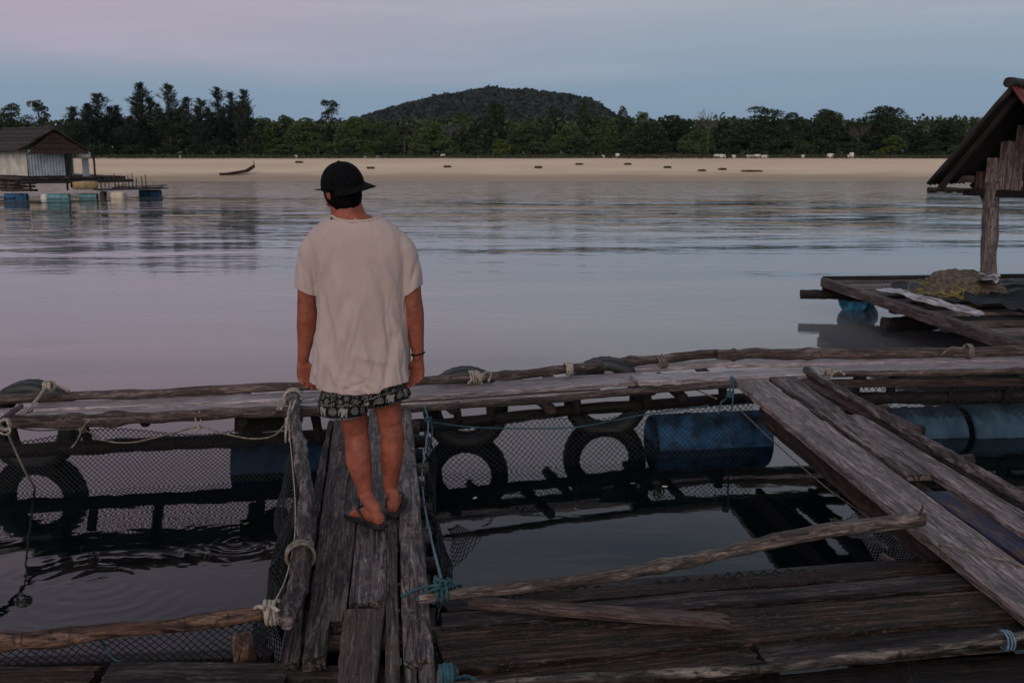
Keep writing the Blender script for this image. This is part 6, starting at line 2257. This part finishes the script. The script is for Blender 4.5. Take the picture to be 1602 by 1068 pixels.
attr = shorts.color_attributes.new("print", "FLOAT_COLOR", "POINT")
cl_, cr2 = W(536, 640), W(608, 630, 0.03)
cols = np.zeros((len(shorts.vertices), 4), dtype=np.float32)
for i, v in enumerate(shorts.vertices):
    left = v.co.x < xmid
    c0 = cl_ if left else cr2
    ang = math.atan2(v.co.x - c0.x, -(v.co.y - c0.y))
    if left:
        hz_ = aty(540, 656, PY - 0.12).z
    else:
        u_ = (v.co.x - xmid) / 0.2
        hz_ = aty(608, 645 - 15 * min(1, max(0, u_ * 1.15)), PY - 0.09).z
    q = print_at(ang * 0.122 + 5.0, max(0, v.co.z - hz_))
    cols[i] = (q, q, q, 1)
attr.data.foreach_set("color", cols.ravel())
m, t, b = material("printed_black_cotton")
at_ = N(t, "ShaderNodeVertexColor", layer_name="print")
tc = N(t, "ShaderNodeTexCoord")
nz1 = N(t, "ShaderNodeTexNoise", inp={"Scale": 60.0, "Detail": 4.0})
t.links.new(tc.outputs["Object"], nz1.inputs[0])
sr = N(t, "ShaderNodeSeparateColor")
t.links.new(at_.outputs[0], sr.inputs[0])
f_ = mth(t, "MULTIPLY", sr.outputs[0], mth(t, "ADD", nz1.outputs[0], 0.35))
c = mixc(t, f_, (0.006, 0.006, 0.007), (0.34, 0.33, 0.30))
t.links.new(c, b.inputs["Base Color"])
b.inputs["Roughness"].default_value = 0.85
b.inputs["Specular IOR Level"].default_value = 0.15
sh = new_obj("shorts", shorts, m, man)
s_ = sh.modifiers.new("thick", "SOLIDIFY")
s_.thickness = 0.003
s_.offset = -1

# --- sandals and wristband
M["sandal"] = plain("black_sandal_rubber", (0.010, 0.010, 0.011), 0.6, 0.4, 30, 0.002)
for heel, d, s in ((LH, LD, 1), (RH, RD, -1)):
    rt = d.cross(Z).normalized()
    outl = [(-0.022, 0.0), (-0.016, 0.026), (0.02, 0.037), (0.07, 0.037), (0.13, 0.042), (0.18, 0.051), (0.225, 0.050), (0.255, 0.036), (0.268, 0.010), (0.266, -0.016), (0.245, -0.040), (0.20, -0.050), (0.14, -0.042), (0.07, -0.036), (0.02, -0.037), (-0.016, -0.026)]
    V = []
    k = len(outl)
    for zz, sc in ((DECK + 0.013, 0.96), (DECK + 0.017, 1.0), (DECK + 0.034, 1.0), (DECK + 0.037, 0.97)):
        for (x_, y_) in outl:
            q = heel + d * (0.12 + (x_ - 0.12) * sc) + rt * (y_ * sc)
            V.append(Vector((q.x, q.y, zz)))
    F = [(r_ * k + i, r_ * k + (i + 1) % k, (r_ + 1) * k + (i + 1) % k, (r_ + 1) * k + i) for r_ in range(3) for i in range(k)]
    F += [tuple(range(k))[::-1], tuple(3 * k + i for i in range(k))]
    me_ = mesh("sandal", V, F, False)
    bmf(me_)
    sd = new_obj("sandal", me_, M["sandal"], man)
    paths = []
    toe = heel + d * 0.205 + rt * (s * 0.022)
    for q in (-1, 1):
        e0 = heel + d * 0.085 + rt * (q * 0.040)
        V_ = [Vector((e0.x, e0.y, DECK + 0.03)), heel + d * 0.11 + rt * (q * 0.041) + Z * 0.040, heel + d * 0.15 + rt * (q * 0.030) + Z * 0.060, toe + Z * 0.034]
        vv, ff = tube_geo(catmull(V_, 14), 0.006, 8)
        new_obj("strap", mesh("strap", vv, ff), M["sandal"], sd)
V, F = tube_geo(catmull([RW_ + Z * 0.022 + (X * math.cos(a) * 0.0305 + Yv * math.sin(a) * 0.0300) + Z * (0.006 * math.cos(a)) for a in np.linspace(0, 2 * math.pi, 25)], 48), 0.0042, 8)
new_obj("wristband", mesh("wristband", V, F), M["cap"], man)

# ------------------------------------------------------------------ evening haze over the bay
v, f = box_geo(0, 1150, 21.5, 1840, 2960, 47)
mh = bpy.data.materials.new("evening_haze")
mh.use_nodes = True
th_ = mh.node_tree
for q in list(th_.nodes):
    th_.nodes.remove(q)
ho = N(th_, "ShaderNodeOutputMaterial")
hv = N(th_, "ShaderNodeVolumePrincipled", inp={"Color": (0.80, 0.86, 0.95, 1), "Density": 0.0001, "Anisotropy": 0.2})
th_.links.new(hv.outputs[0], ho.inputs["Volume"])
tag(new_obj("haze", mesh("haze", v, f, False), mh), "thin blue evening haze over the bay", kind="stuff")
